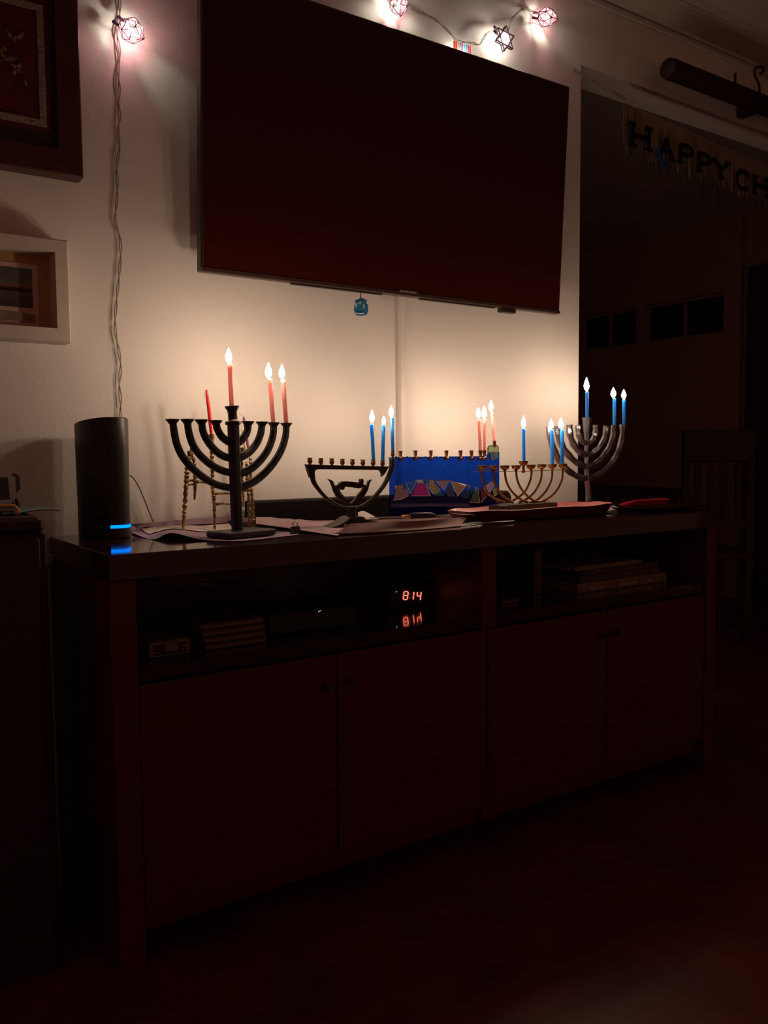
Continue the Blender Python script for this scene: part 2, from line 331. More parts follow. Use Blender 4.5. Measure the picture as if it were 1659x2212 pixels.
# ================================================================== STRING OF LIGHTS
YL = -.045
sl = thing('string_lights', at(262, 900, -.03), 'string of lit festive fairy lights draped over television and down wall', 'string lights')
def wirepair(pts, r=.0014, tw=.0024, step=.02, name='wire'):
    c = cat([V(p) for p in pts], 10)
    for s_ in (0, math.pi):
        q = []
        L = 0
        for i, p in enumerate(c):
            if i: L += (c[i]-c[i-1]).length
            t = (c[min(i+1, len(c)-1)] - c[max(i-1, 0)]).normalized(); n = V((0, -1, 0)); b_ = t.cross(n)
            ph = L*62 + s_; q.append(p + n*(tw*.5*math.sin(ph)+.003) + b_*(tw*math.cos(ph)))
        MB().tube(q, r, 6).build(name, WIRE, sl, True)
L1 = [(257,-40),(258,20),(256,48),(252,70),(255,95),(258,120),(254,150),(257,190),(255,225),(258,255),(254,285),(257,320),(251,360),(253,400),(250,450),(248,480),(257,510),(260,545),(257,590),(252,640),(248,690),(249,720),(256,760),(260,790),(257,830),(260,870),(259,905),(262,960)]
wirepair([at(x, y, -.006) for x, y in L1])
L2 = [(820,-30),(850,5),(872,12),(890,22),(915,31),(940,45),(958,60),(970,72),(985,89),(1000,92),(1018,94),(1034,97),(1043,84),(1052,72),(1070,70),(1082,68),(1098,62),(1102,45),(1115,30),(1130,20),(1145,24),(1160,28)]
wirepair([at(x, y, -.02) for x, y in L2])
def cage(px_, py_, r_px, cmat, tip, seed):
    """faceted pink dreidel cover: panels with gaps, wire edges, a lit bulb inside, socket and clip"""
    rnd = random.Random(seed); c = at(px_, py_, YL); k = (c - CP) @ CW / F; R = r_px*k
    tip = (CR*tip[0] - CU*tip[1]).normalized()
    e1 = tip.cross(V((0, 1, 0))).normalized(); e2 = tip.cross(e1)
    cov = MB()
    ring = lambda rad, h, n, o: [c + tip*h + (e1*math.cos(2*math.pi*(i+o)/n) + e2*math.sin(2*math.pi*(i+o)/n))*rad for i in range(n)]
    A, B, C_ = ring(R*.45, -R*.9, 6, 0), ring(R*.95, -R*.25, 6, .5), ring(R*.85, R*.45, 6, 0)
    T = c + tip*R*1.25
    tris = []
    for i in range(6):
        j = (i+1) % 6
        tris += [(A[i], A[j], B[i]), (A[j], B[j], B[i]), (B[i], B[j], C_[j]), (B[i], C_[j], C_[i]), (C_[i], C_[j], T)]
    for t in tris:
        g = (t[0]+t[1]+t[2])/3; s_ = .86
        if rnd.random() < .34: continue
        cov.add([g + (p-g)*s_ for p in t], [(0, 1, 2)])
    o = cov.build('light_cover', cmat, sl, fix=False)
    fr = MB(); done = set()
    for t in tris:
        for u, v in ((0,1),(1,2),(2,0)):
            kk = tuple(sorted((tuple(round(z, 4) for z in t[u]), tuple(round(z, 4) for z in t[v]))))
            if kk in done: continue
            done.add(kk); fr.tube([t[u], t[v]], k*.75, 4)
    fr.build('cover_frame', PURPF, o)
    MB().lathe([(.0008,-.008),(.003,-.006),(.0042,-.001),(.0035,.004),(.0008,.009)], c, 10, tip).build('bulb', BULBC, o, True)
    for d_ in (-1, 1):
        s0 = c - tip*R*.9 + e1*d_*R*.3
        MB().lathe([(.0028,0),(.0036,.002),(.0036,.012),(.0042,.013),(.0042,.019),(.002,.0195)], s0, 10, -tip).build('socket', PURP, o, True)
    return o
BULBC = emis('bright_fairy_bulb', (1.0, .90, .76), BULB*1.25)
PURPF = tint('purple_edge', (.22, .08, .20), .2)
PINKG = tint('pink_plastic', (.97, .55, .66), .10, .2, .22, (1, .45, .55))
cage(284, 65, 27, PINKG, (.8, .55), 3)
cage(862, 10, 21, PINKG, (.1, 1), 5)
cage(1181, 37, 20, PINKG, (.95, .15), 9)
# star
c = at(1088, 85, YL); k = (c-CP) @ CW/F; P = Plane(c); stm = MB(); R = 27*k
def starpts(rot, rad): return [c + (P.t*math.sin(rot+2*math.pi*i/3) + V((0,0,1))*math.cos(rot+2*math.pi*i/3))*rad for i in range(3)]
for rot in (.12, .12+math.pi):
    for q_ in (0, 1):
        t = starpts(rot, R)
        for i in range(3): stm.tube([t[i] + P.n*(.008*q_), t[(i+1) % 3] + P.n*(.008*q_)], k*1.7, 4)
    for p_ in starpts(rot, R): stm.tube([p_, p_+P.n*.008], k*1.7, 4)
st = stm.build('star_cover', mat('white_purple_plastic', (.42, .30, .38), .4), sl)
tri = MB()
for rot, cc_ in ((.12, 0), (.12+math.pi, 1)):
    t = starpts(rot, R*.93); tri.add([p + P.n*(.003+.002*cc_) for p in t], [(0, 1, 2)])
tri.build('star_pane', tint('star_film', (.85, .78, .86), .08, .3, .7, (.95, .85, .9)), st, fix=False)
MB().lathe([(.0008,-.008),(.003,-.006),(.0042,-.001),(.0035,.004),(.0008,.009)], c - P.n*.004, 10).build('bulb', BULBM, st, True)
for d_ in (-.006, .006): MB().lathe([(.003,0),(.0038,.002),(.0038,.014),(.002,.015)], c - P.n*.006 + P.t*(-.022) + V((0,0,.018+d_)), 10, (-.8,0,.5)).build('socket', PURP, st, True)
# menorah-shaped cover half behind the television
mc = MB(); c = at(996, 112, -.022)
cols = [(.8,.35,.2),(.75,.2,.3),(.7,.5,.2),(.3,.5,.8),(.8,.3,.4),(.3,.6,.8),(.2,.6,.85)]
mn = MB().box((c.x-.032, -.030, c.z-.03), (c.x+.032, -.022, c.z-.004)).build('menorah_cover', tint('blue_film', (.6, .85, .98), .1, .2, .5, (.5, .8, 1)), sl)
for i in range(9):
    x = c.x - .030 + i*.0075; cc_ = cols[i % 7]
    MB().box((x-.0013, -.029, c.z-.004), (x+.0013, -.023, c.z+(.022 if i != 4 else .026))).build('candle_bar', tint('film_%d' % i, cc_, .1, .3, .6, cc_), mn)
MB().lathe([(.0008,-.008),(.003,-.006),(.0042,-.001),(.0035,.004),(.0008,.009)], (c.x, -.014, c.z-.006), 10).build('bulb', BULBM, mn, True)
# ================================================================== TV STAND
XL, XR, YF = .472, 2.345, -.46
stand = thing('tv_stand', ((XL+XR)/2, -.23, 0), 'long glossy black television stand with open shelves under the candles', 'tv stand')
MB().bbox((XL, YF, ZT-.05), (XR, -.002, ZT), .0015).build('stand_top', TOPWOOD, stand)
for x in (XL, XR-.05): MB().box((x, YF+.005, 0), (x+.05, -.01, ZT-.05)).build('side_panel', BLACKWOOD, stand)
for x in (at(1040, 1250, -.44).x,): MB().box((x, YF+.02, .06), (x+.05, -.02, ZT-.05)).build('divider', BLACKWOOD, stand)
xd = at(1040, 1250, -.44).x
MB().box((XL+.05, YF+.015, SH-.03), (xd, -.02, SH)).build('shelf', TOPWOOD, stand)
MB().box((xd+.05, YF+.015, SH-.03), (XR-.05, -.02, SH)).build('shelf', TOPWOOD, stand)
MB().box((XL+.05, YF+.03, .06), (XR-.05, -.02, .10)).build('bottom_board', BLACKWOOD, stand)
MB().box((XL+.05, -.02, .10), (XR-.05, -.012, ZT-.05)).build('back_panel', BLACKWOOD, stand)
for i in range(4):
    x0 = XL+.052+i*(XR-XL-.104)/4; x1 = XL+.052+(i+1)*(XR-XL-.104)/4-.004
    dd = MB().bbox((x0, YF+.005, .105), (x1, YF+.012, SH-.035), .002).build('door', BLACKWOOD, stand)
    MB().lathe([(.003,0),(.003,.006),(.009,.010),(.008,.016),(.002,.018)], ((x1-.03) if i % 2 == 0 else (x0+.03), YF+.006, SH-.1), 12, (0,-1,0)).build('knob', BLACKP, dd, True)
# soundbar against the wall
s0 = at(553, 1082, -.085); s1 = at(1096, 1064, -.085)
sb = thing('soundbar', ((s0.x+s1.x)/2, -.05, ZT), 'long black soundbar lying at the back of stand against wall', 'soundbar')
zs = s0.z-.002; SBM = mat('soundbar_cloth', (.010, .005, .005), .7, var=.2, scale=300, spec=.15)
MB().prism([V((s0.x, y, z)) for y, z in ((-.085, ZT+.004), (-.085, zs-.004), (-.080, zs), (-.022, zs), (-.018, zs-.004), (-.018, ZT+.004))], (s1.x-s0.x, 0, 0)).build('soundbar_body', SBM, sb)
MB().tube([V((s1.x-.0, -.052, ZT+.004+(zs-ZT-.004)*i/6)) for i in range(7)], [.034,.0345,.0345,.0345,.0345,.032,.024], 16).build('end_cap', SBM, sb, True)
for x in (s0.x+.08, s1.x-.08): MB().box((x-.03, -.08, ZT), (x+.03, -.025, ZT+.004)).build('foot', BLACKP, sb)
# clock radio in the middle bay
pc = tab(887, 1313, 0, SH); Pc = Plane(pc)
ck = thing('alarm_clock', pc, 'small black digital clock with red glowing digits 8:14 on shelf', 'clock')
MB().bbox((pc.x-.07, pc.y+.001, SH+.0006), (pc.x+.075, pc.y+.05, SH+.062), .004).build('clock_body', BLACKP, ck)
REDE = emis('red_led', (1.0, .16, .11), 2.2); WE = emis('white_led', (.8, .85, 1), 2.5)
def seg7(x0, x1, y0, y1, on, sk):
    """seven segment digit spanning pixels; sk = slant"""
    g = 1.0
    def q(u, v): return Pc.pt(x0 + (x1-x0)*u + sk*(1-v), y0 + (y1-y0)*v, .0005)
    S_ = {'a': ((.1,0),(.9,0)), 'b': ((1,.06),(1,.46)), 'c': ((1,.54),(1,.94)), 'd': ((.1,1),(.9,1)), 'e': ((0,.54),(0,.94)), 'f': ((0,.06),(0,.46)), 'g': ((.1,.5),(.9,.5))}
    for s_ in on: MB().tube([q(*S_[s_][0]), q(*S_[s_][1])], Pc.m(890, 1290)*1.15, 6).build('digit_segment', REDE, ck)
seg7(871, 880, 1278, 1295, 'abcdefg', 2)
seg7(883, 892.5, 1278, 1296, 'bc', 2)
seg7(900, 908, 1278, 1297, 'bcgf', 2)
for y in (1283.5, 1291): MB().lathe([(.0005,0),(.0008,.0004),(.0005,.0008)], Pc.pt(885.5, y, .0004), 8, (0,-1,0)).build('colon_dot', REDE, ck)
MB().lathe([(.0006,0),(.0010,.0004),(.0006,.0008)], Pc.pt(856.5, 1278.5, .0004), 8, (0,-1,0)).build('indicator', WE, ck)
# set top box
p = at(690, 1320, -.36)
sbx = thing('cable_box', (p.x, -.27, SH), 'flat black cable box with two tiny white lights on shelf', 'cable box')
MB().bbox((p.x-.13, -.36, SH+.004), (p.x+.10, -.18, SH+.05), .003).build('box_body', BLACKP, sbx)
for dx, dz in ((-1.5, 1.2), (1.5, -.8)):
    q = at(690+dx, 1320+dz, -.3605); MB().lathe([(.0004,0),(.0009,.0004),(.0004,.0008)], q, 8, (0,-1,0)).build('indicator', WE, sbx)
for x in (-.11, .08): MB().box((p.x+x-.01, -.35, SH+.0006), (p.x+x+.01, -.19, SH+.004)).build('foot', BLACKM, sbx)
# small grey box and stack of cases
GRY = mat('grey_box_plastic', (.22, .17, .12), .5); DG = mat('dark_grille', (.03, .02, .016), .5)
a0 = tab(325, 1424, 0, SH); a1 = tab(410, 1410, 0, SH); yb = min(a0.y, a1.y)
a0 = tab(325, 1424, 0, SH); gx0 = at(322, 1405, a0.y).x; gx1 = at(411, 1400, a0.y).x; gz = at(322, 1390, a0.y).z
gb = thing('small_hub', ((gx0+gx1)/2, a0.y+.04, SH), 'small grey network box with dark slotted front on left shelf', 'device')
MB().bbox((gx0, a0.y, SH+.0006), (gx1, a0.y+.09, gz), .002).build('hub_body', GRY, gb)
MB().box((gx0+.008, a0.y-.001, SH+.005), (gx1-.008, a0.y, gz-.006)).build('front_grille', DG, gb)
xm = (gx0+gx1)/2
MB().bbox((xm-.013, a0.y-.004, SH+.010), (xm+.017, a0.y-.001, gz-.002), .001).build('front_plate', GRY, gb)
for s_ in (-1, 1):
    for j in range(2): MB().box((xm+s_*.03-.009, a0.y-.002, SH+.011+j*.007), (xm+s_*.03+.009, a0.y-.001, SH+.013+j*.007)).build('slot', GRY, gb)
CASE = mat('dark_case_plastic', (.10, .065, .045), .4); CASE2 = mat('case_paper', (.20, .14, .10), .5)
yc = -.40; cx0, cx1 = at(443, 1400, yc).x, at(577, 1395, yc).x
LBL = ['bottom thin dark case in the stack of four on left shelf', 'second case from bottom in the stack on left shelf', 'third case from bottom in the stack on left shelf', 'topmost dark case of the stack of four on left shelf']
for i in range(4):
    z = SH + .0006 + i*.0145; dx = [.0, -.003, -.005, -.012][i]
    c_ = thing('disc_case', ((cx0+cx1)/2, yc+.07, z), LBL[i], 'case', 'disc cases stacked on the left shelf')
    MB().bbox((cx0+dx, yc, z), (cx1+dx*.5, yc+.13, z+.0135), .0015).build('case_shell', CASE, c_)
    MB().box((cx0+dx+.004, yc-.0006, z+.003), (cx1+dx*.5-.004, yc, z+.009)).build('spine', CASE2, c_)
# tangled pale cables hanging behind in the left bay
cb = thing('cable_tangle', at(400, 1265, -.2), 'tangle of pale grey cables hanging under the stand top', 'cables')
rnd = random.Random(4)
for pp in ([(345,1245),(362,1258),(385,1240),(415,1247),(450,1254)], [(350,1262),(372,1250),(395,1262),(405,1244)], [(395,1236),(410,1250),(430,1260),(455,1262),(465,1255)], [(370,1270),(395,1258),(420,1244),(440,1235)], [(340,1255),(360,1262),(380,1250),(390,1236)]):
    y0 = -.20 - rnd.random()*.06
    MB().tube(cat([at(x, y, y0) for x, y in pp], 6), .0022, 6).build('cable', mat('pale_cable', (.30, .24, .19), .5) if 'pale_cable' not in bpy.data.materials else bpy.data.materials['pale_cable'], cb, True)
# board game stack in right bay
BX = [(-.36, 1248, 1440, .028, (.30,.22,.14), 'wide worn box with printed pale side, bottom of right shelf stack'), (-.36, 1252, 1425, .020, (.12,.08,.06), 'thin dark game box above the bottom box on right shelf'), (-.35, 1262, 1420, .014, (.14,.10,.07), 'thin brown game box second from top on right shelf'), (-.34, 1240, 1385, .012, (.34,.30,.20), 'thin pale-edged book on top of right shelf stack')]
z = SH + .0006
for i, (y, xa, xb, h, c_, lb) in enumerate(BX):
    x0, x1 = at(xa, 1265, y).x, at(xb, 1250, y).x
    t = thing('game_box', ((x0+x1)/2, y+.1, z), lb, 'box', 'boxes stacked on the right shelf')
    bm_ = mat('box_card_%d' % i, c_, .7, var=.4, scale=50)
    MB().bbox((x0, y, z), (x1, y+.22, z+h*.6), .001).build('box_tray', bm_, t)
    MB().bbox((x0-.001, y-.001, z+h*.6), (x1+.001, y+.221, z+h-.0005), .001).build('box_lid', bm_, t)
    if i == 0:
        for a_, b_ in ((.05,.11),(.17,.26),(.30,.33)): MB().box((x0+a_, y-.0015, z+.004), (x0+b_, y, z+h*.6-.002)).build('side_label', mat('box_print', (.42,.34,.24), .7, var=.5, scale=160), t)
    z += h
xk = at(1163, 1200, -.30)
t = thing('upright_book', (xk.x, -.25, SH), 'small upright book with pale spine label left of the game boxes', 'book')
MB().bbox((xk.x-.014, -.30, SH+.0006), (xk.x+.016, -.18, xk.z+.02), .002).build('book_cover', CASE, t)
MB().box((xk.x-.009, -.3008, xk.z-.014), (xk.x+.010, -.30, xk.z+.010)).build('spine_label', CASE2, t)
t = thing('small_notebook', (at(1105, 1282, -.36).x, -.3, SH), 'thin pale notebook lying left of the game box stack', 'notebook')
n0 = at(1083, 1285, -.36).x; n1 = at(1122, 1280, -.36).x
MB().bbox((n0, -.36, SH+.0006), (n1, -.22, SH+.010), .001).build('notebook_pages', CASE2, t)
MB().bbox((n0-.002, -.362, SH+.010), (n1+.002, -.218, SH+.012), .0005).build('notebook_cover', CASE, t)
# ================================================================== TOWER ROUTER
rt = thing('tower_router', tab(222, 1160), 'tall black oval tower router with glowing blue light at its foot', 'router')
# plan outline (flat back-left corner, rounded right side); top slants up towards the front
pl = []
A_ = at(171, 1158, -.075); B_ = at(277, 1158, -.10); C0 = V(((A_.x+B_.x)/2, -.125, 0)); hw = (B_.x-A_.x)/2
rout = [(-1.0, .055), (-.92, .025), (-.6, -.008), (-.2, -.028), (.2, -.036), (.55, -.033), (.8, -.020), (.95, .0), (1.0, .022), (.93, .044), (.7, .058), (.2, .066), (-.4, .066), (-.9, .063)]
oc = cat([V((C0.x+u*hw, C0.y+v, 0)) for u, v in rout + [rout[0]]], 4)[:-1]
N_ = len(oc); cen = sum(oc, V())/N_; zt0 = at(240, 901, -.155).z; ztb = at(160, 914, -.07).z
mb = MB(); vs = []; levels = [(0, .96), (.008, 1.0), (.25, 1.0), (.5, 1.012), (.75, 1.02), (.985, 1.03), (1.0, .99)]
for t_, s_ in levels:
    for p in oc:
        q = cen + (p-cen)*s_; ztop = zt0 + (ztb-zt0)*min(1, max(0, (p.y+.155)/.085))*(.5+.5*(1-(p.x-oc[0].x)/(2*hw)))
        vs.append(V((q.x, q.y, ZT + (ztop-ZT)*t_)))
fs = [tuple(range(N_-1, -1, -1)), tuple(range((len(levels)-1)*N_, len(levels)*N_))]
for i in range(len(levels)-1):
    for k_ in range(N_): j = (k_+1) % N_; fs.append((i*N_+k_, i*N_+j, (i+1)*N_+j, (i+1)*N_+k_))
mb.add(vs, fs); mb.build('router_body', mat('router_black', (.020, .015, .012), .42, var=.05), rt, True)
BLUEE = emis('blue_led', (.0, .19, 1.0), 2.4)
lz = at(255, 1137, -.15).z; band = []
for p in oc:
    if p.y < C0.y+.03:
        q = V((p.x, p.y, lz)) - CP; X_ = IW/2 + F*(q @ CR)/(q @ CW)
        if 233 < X_: band.append(p)
band.sort(key=lambda p: p.x)
# only the right quarter of the rounded front
rows = [[cen + (p-cen)*1.012 + V((0, 0, lz+dz)) for p in band] for dz in (-.0035, .0035)]
rows2 = [[cen + (p-cen)*.995 + V((0, 0, lz+dz)) for p in band] for dz in (-.0035, .0035)]
mb = MB(); mb.grid([[V((p.x, p.y, p.z-0)) for p in r] for r in rows]); mb.grid(rows2)
mb.build('light_band', BLUEE, rt)
# side tab behind router + cord to the table
ps = [at(x, y, -.02) for x, y in ((274,1025),(285,1030),(298,1048),(310,1075),(320,1100),(331,1128))]
o = MB().tube(cat(ps, 6), .0016, 8).build('power_cord', mat('grey_cord', (.16, .13, .11), .5), None, True)
tag(o, 'thin grey cord curving down the wall right of black router', 'cord')
# outlet plug in the gap
p = at(105, 1203, -.0)
pg = thing('wall_plug', (p.x, 0, p.z), 'pale power plug in the gap between cabinet and television stand', 'plug')
MB().bbox((p.x-.035, -.006, p.z-.06), (p.x+.035, 0, p.z+.02), .002).build('outlet_plate', WHITEF, pg)
MB().bbox((p.x-.014, -.03, p.z-.018), (p.x+.016, -.006, p.z+.008), .003).build('plug_body', WHITEF, pg)
# ================================================================== LEFT CABINET AND ITEMS
cy = -.36; cxr_ = at(102, 1180, cy).x; cz = at(60, 1117, cy).z
CABW = mat('black_cabinet_wood', (.035, .006, .005), .5)
cbn = thing('side_cabinet', (cxr_-.3, -.2, 0), 'black cabinet left of the television stand', 'cabinet')
MB().bbox((cxr_-.7, cy, 0), (cxr_, -.03, cz-.03), .004).build('cabinet_body', CABW, cbn)
MB().bbox((cxr_-.7, cy-.01, cz-.03), (cxr_-.004, -.03, cz), .008).build('cabinet_top', CABW, cbn)
for i, x in enumerate((cxr_-.34, cxr_-.68)):
    dd = MB().bbox((x, cy-.012, .06), (x+.325, cy, cz-.04), .003).build('door', CABW, cbn)
    MB().lathe([(.003,0),(.003,.008),(.010,.012),(.009,.02),(.002,.022)], (x+(.03 if i == 0 else .295), cy-.012, .6), 12, (0,-1,0)).build('knob', BLACKP, dd, True)
dv = Plane((0, -.20, 0), 8)
t = thing('small_screen_device', dv.pt(10, 1092), 'small black screen in a grey casing at left photo edge', 'device')
GC = mat('warm_grey_plastic', (.26, .21, .19), .5)
MB().prism([dv.pt(x, y) for x, y in ((-60,1030),(22,1026),(33,1030),(35,1072),(24,1088),(-60,1092))], dv.n*-.03).build('casing', GC, t)
MB().prism([dv.pt(x, y, .001) for x, y in ((-56,1034),(17,1031),(22,1078),(-56,1084))], dv.n*-.003).build('screen', BLACKP, t)
MB().prism([dv.pt(x, y, -.004) for x, y in ((33,1023),(42,1028),(44,1055),(38,1064),(34,1062))], dv.n*-.022).build('end_cap', mat('dark_cap', (.035,.018,.02), .4), t)
m = MB(); m.tube([dv.pt(34, 1078, -.01), dv.pt(37, 1084, -.01), dv.pt(39, 1098, -.01), dv.pt(38, 1114, -.01)], .004, 8); m.prism([dv.pt(x, y, -.004) for x, y in ((8,1086),(30,1084),(34,1117),(4,1117))], dv.n*-.02); m.build('stand_foot', BLACKP, t)
yt = Plane((0, -.30, 0)); YEL = mat('yellow_varnished_wood', (.72, .34, .05), .25, coat=.4)
t = thing('yellow_handle', yt.pt(20, 1110), 'glossy yellow rounded handle lying on the black cabinet', 'handle')
pz = [yt.pt(x, y) for x, y in ((-70,1096),(-20,1094.5),(15,1093),(28,1093),(35,1098),(38,1106),(35,1113))]
MB().tube(cat(pz, 5), [.0036]*24+[.0044]*4+[.003]*3, 12).build('handle_bar', YEL, t, True)
MB().tube([yt.pt(-70, 1107), yt.pt(30, 1104)], .003, 8).build('lower_bar', mat('brown_wood', (.22,.10,.06), .4), t, True)
TEAL = mat('teal_paper', (.16, .24, .21), .6)
rows = []
for j, (dy) in enumerate((0, 1, 2)):
    rows.append([V((x, -.30+.10*dy, z_)) for x, z_ in ((at(5,1113,-.28).x, cz+.004), (at(40,1112,-.28).x, cz+.005), (at(75,1110,-.28).x, cz+.009-.002*dy), (at(105,1110,-.28).x, cz+.009-.002*dy), (at(132,1110,-.28).x, cz+.006))])
m = MB(); m.grid(rows); m.grid([[p - V((0,0,.0015)) for p in r] for r in rows])
o = m.build('teal_folder', TEAL, None, True); tag(o, 'thin teal paper folder jutting past the black cabinet edge', 'folder')
# ================================================================== MENORAHS
PXM = []
def candle(P, base, top, fl, wpx, m, label, off=0.0, lit=True, group=None, sink=.006, taper=1.0):
    b = P.pt(*base, off); t = P.pt(*top, off); k = P.m(*base); r = wpx*k*.5
    T = (t-b).normalized(); b = b - T*sink
    th = thing('candle', b, label, 'candle', group)
    N = 9; pts = []; rnd = random.Random(int(base[0]*7+base[1]))
    for i in range(N):
        u = i/(N-1); pts.append(b.lerp(t, u) + V((rnd.uniform(-1, 1), 0, 0))*r*.06*(1 if 0 < i < N-1 else 0))
    rad = [r*(taper + (1-taper)*0 + (1-taper)*(1-i/(N-1))*0) for i in range(N)] if taper == 1 else [r*(1+(taper-1)*(i/(N-1))**2) for i in range(N)]
    pts.append(t + T*r*.35); rad = rad + [rad[-1]*.55]
    wx = MB().tube(pts, rad, 14).build('wax', m, th, True)
    if lit:
        # melted lip and a drip on one side
        MB().tube([t - T*.002, t + T*.0006], [r*1.03, r*1.06], 14).build('melted_rim', m, wx, True)
        side = V((rnd.choice((-1, 1)), -.4, 0)).normalized()*r*.95
        MB().tube([t + side*.9, t - T*.006 + side, t - T*.014 + side, t - T*.02 + side*.97], [r*.12, r*.2, r*.26, r*.08], 8).build('drip', m, wx, True)
        wt = P.pt(fl[0], (fl[2] + top[1])/2 - 1.5, off)
        MB().tube([t, t.lerp(wt, .6), wt + V((0, 0, .003))], .0007, 6).build('wick', WICK, th)
        f0 = P.pt(fl[0], fl[2], off); f1 = P.pt(fl[0], fl[1], off); H = (f1-f0).length; Wd = fl[3]*k*.5
        prof = [(.02,0),(.35,.05),(.72,.14),(.95,.27),(1.0,.38),(.90,.52),(.66,.67),(.38,.82),(.15,.94),(.01,1.0)]
        MB().lathe([(a*Wd, z*H) for a, z in prof], f0, 12, f1-f0).build('flame', FLM if fl[3] > 11.5 else FLMS, th, True)
    return th
GP = 'lit pink candles'; GBL = 'lit blue candles'
# ---- 1. black menorah
z5 = lambda x, y: (330 + x/5.352, 830 + y/5.352)
P1 = Plane(tab(513, 1156, .004), 14); k1 = P1.m(513, 1100)
m1 = thing('menorah', P1.p, 'large matt black nine-branch menorah on slab base with pink candles', 'menorah', 'menorahs')
def arm(P, pts, wd, dep, zf, m, par, name='arm', n=8, ph=.5, sub=6):
    q = cat([P.pt(*zf(*p)) for p in pts], sub); k = P.m(*zf(*pts[0]))
    return MB().tube(q, [w_*k*.5 for w_ in wd], n, ref=P.n, ro=dep*.5, ph=ph).build(name, m, par, True)
stem = [P1.pt(*z5(x, y)) for x, y in ((980,1712),(965,1400),(950,1000),(935,600),(931,455))]
MB().tube(stem, [13.2*k1, 13.4*k1, 13.4*k1, 13.4*k1, 13.4*k1], 8, ref=P1.n, ro=12.5*k1, ph=.5).build('stem', CAST, m1)
ARMS1 = [[(232,432),(246,540),(278,690),(345,835),(455,968),(590,1080),(740,1162),(920,1205)],
 [(402,436),(415,540),(450,665),(510,775),(600,872),(700,948),(810,1002),(920,1028)],
 [(566,436),(578,530),(612,620),(670,706),(745,785),(825,836),(920,862)],
 [(732,442),(745,510),(785,588),(835,640),(920,690)],
 [(1104,452),(1096,530),(1065,598),(1020,650),(960,695)],
 [(1262,458),(1250,560),(1205,675),(1135,765),(1060,820),(960,868)],
 [(1399,466),(1390,590),(1340,740),(1260,860),(1160,958),(1060,1015),(970,1035)],
 [(1545,472),(1535,600),(1490,750),(1410,890),(1300,1020),(1180,1118),(1070,1172),(970,1205)]]
for A in ARMS1: arm(P1, A, [15.5,16.5,16.5,17,17,17], .017, z5, CAST, m1)
CUP1 = [(229,402),(400,402),(562,407),(729,415),(1102,428),(1262,432),(1398,440),(1544,447)]
for x, y in CUP1:
    c = P1.pt(*z5(x, y)); MB().tube([c - V((0,0,h)) for h in (.0105, .0085, .002, 0)], [8.2*k1, 8.6*k1, 14.2*k1, 13.8*k1], 8, ref=P1.n, ph=.5).build('cup', CAST, m1)
c = P1.pt(*z5(914, 250)); d = (P1.pt(*z5(931, 455)) - c).normalized()
MB().tube([c, c+d*.003, c+d*.010, c+d*.016, c+d*.032, c+d*.034], [15*k1, 15*k1, 11*k1, 10*k1, 10*k1, 12*k1], 10, ref=P1.n).build('centre_cup', CAST, m1)
MB().tube([c+d*.0325, c+d*.035, c+d*.040, c+d*.043], [13*k1, 17.5*k1, 17.5*k1, 13*k1], 16, ref=P1.n).build('collar', CAST, m1, True)
wc = P1.pt(*z5(948, 428), .008)
MB().lathe([(.003,-.003),(.011,-.001),(.0115,.001),(.008,.0035),(.002,.0045)], wc, 14).build('wax_pool', WHITEW, m1, True)
Mb = Matrix.Translation(P1.p) @ Matrix.Rotation(math.radians(14), 4, 'Z')
MB().bbox((-.066, -.055, -.001), (.068, .028, .0125), .0025, Mb).build('base', CAST, m1)
candle(P1, (500.5, 877), (496.5, 786), (494, 751, 784, 14), 10.5, PINKW, 'lit pink candle raised in the centre cup of black menorah', group=GP)
candle(P1, (590, 912), (583, 820), (580, 783, 817, 14.5), 10, PINKW, 'lit pink candle second from right on the black menorah', group=GP)
candle(P1, (618, 914), (611.5, 822), (609, 787, 819, 13), 10, PINKW, 'lit pink candle at the right end of black menorah', group=GP)
# ---- 2. bronze branching menorah behind it
P2 = Plane(tab(460, 1147)); k2 = P2.m(460, 1050)
P2 = Plane((0, -.115, 0)); k2 = P2.m(460, 1050)
m2 = thing('menorah', P2.pt(460, 1150), 'spindly knobbly bronze menorah standing behind the black one', 'menorah', 'menorahs')
def knob_tube(pts, w, beads=None, name='branch', seed=1, off=0):
    rnd = random.Random(seed); q = cat([P2.pt(*z5(*p), off) for p in pts], 12); r0 = resamp([x*k2*.5 for x in w], len(q))
    r = [a*(1 + .28*math.sin(i*1.9+seed) * (1 if beads is None or beads[0] <= i/len(q) <= beads[1] else .25) + rnd.uniform(-.1, .1)) for i, a in enumerate(r0)]
    return MB().tube(q, r, 9).build(name, BRONZE, m2, True)
knob_tube([(425,800),(402,950),(388,1130),(370,1400),(356,1600),(355,1728)], [7,11,10,9,7,6], (.0,.9), 'column', 1)
knob_tube([(438,740),(465,850),(483,930),(490,1110),(487,1250),(483,1335)], [4,8,7,9,6,4], (.1,.6), 'column', 2)
knob_tube([(395,1118),(440,1114),(490,1112)], [4,5,6], None, 'crossbar', 3); knob_tube([(395,1165),(440,1160),(490,1158)], [4,4,5], None, 'crossbar', 4)
knob_tube([(490,1135),(540,1128),(600,1140),(700,1150)], [8,5,4,5], None, 'crossbar', 5)
knob_tube([(678,620),(682,800),(690,1000),(690,1180),(705,1300),(712,1450),(717,1690)], [9,8,8,7,9,7,5], None, 'column', 6)
knob_tube([(705,1268),(800,1262),(900,1262),(1050,1262)], [6,5,5,5], None, 'crossbar', 7); knob_tube([(712,1390),(800,1380),(900,1384),(1050,1380)], [7,4.5,5,5], None, 'crossbar', 8)
knob_tube([(1025,760),(1030,900),(1035,1150),(1048,1300),(1050,1420)], [7,6,6,6,5], None, 'column', 9, -.02)
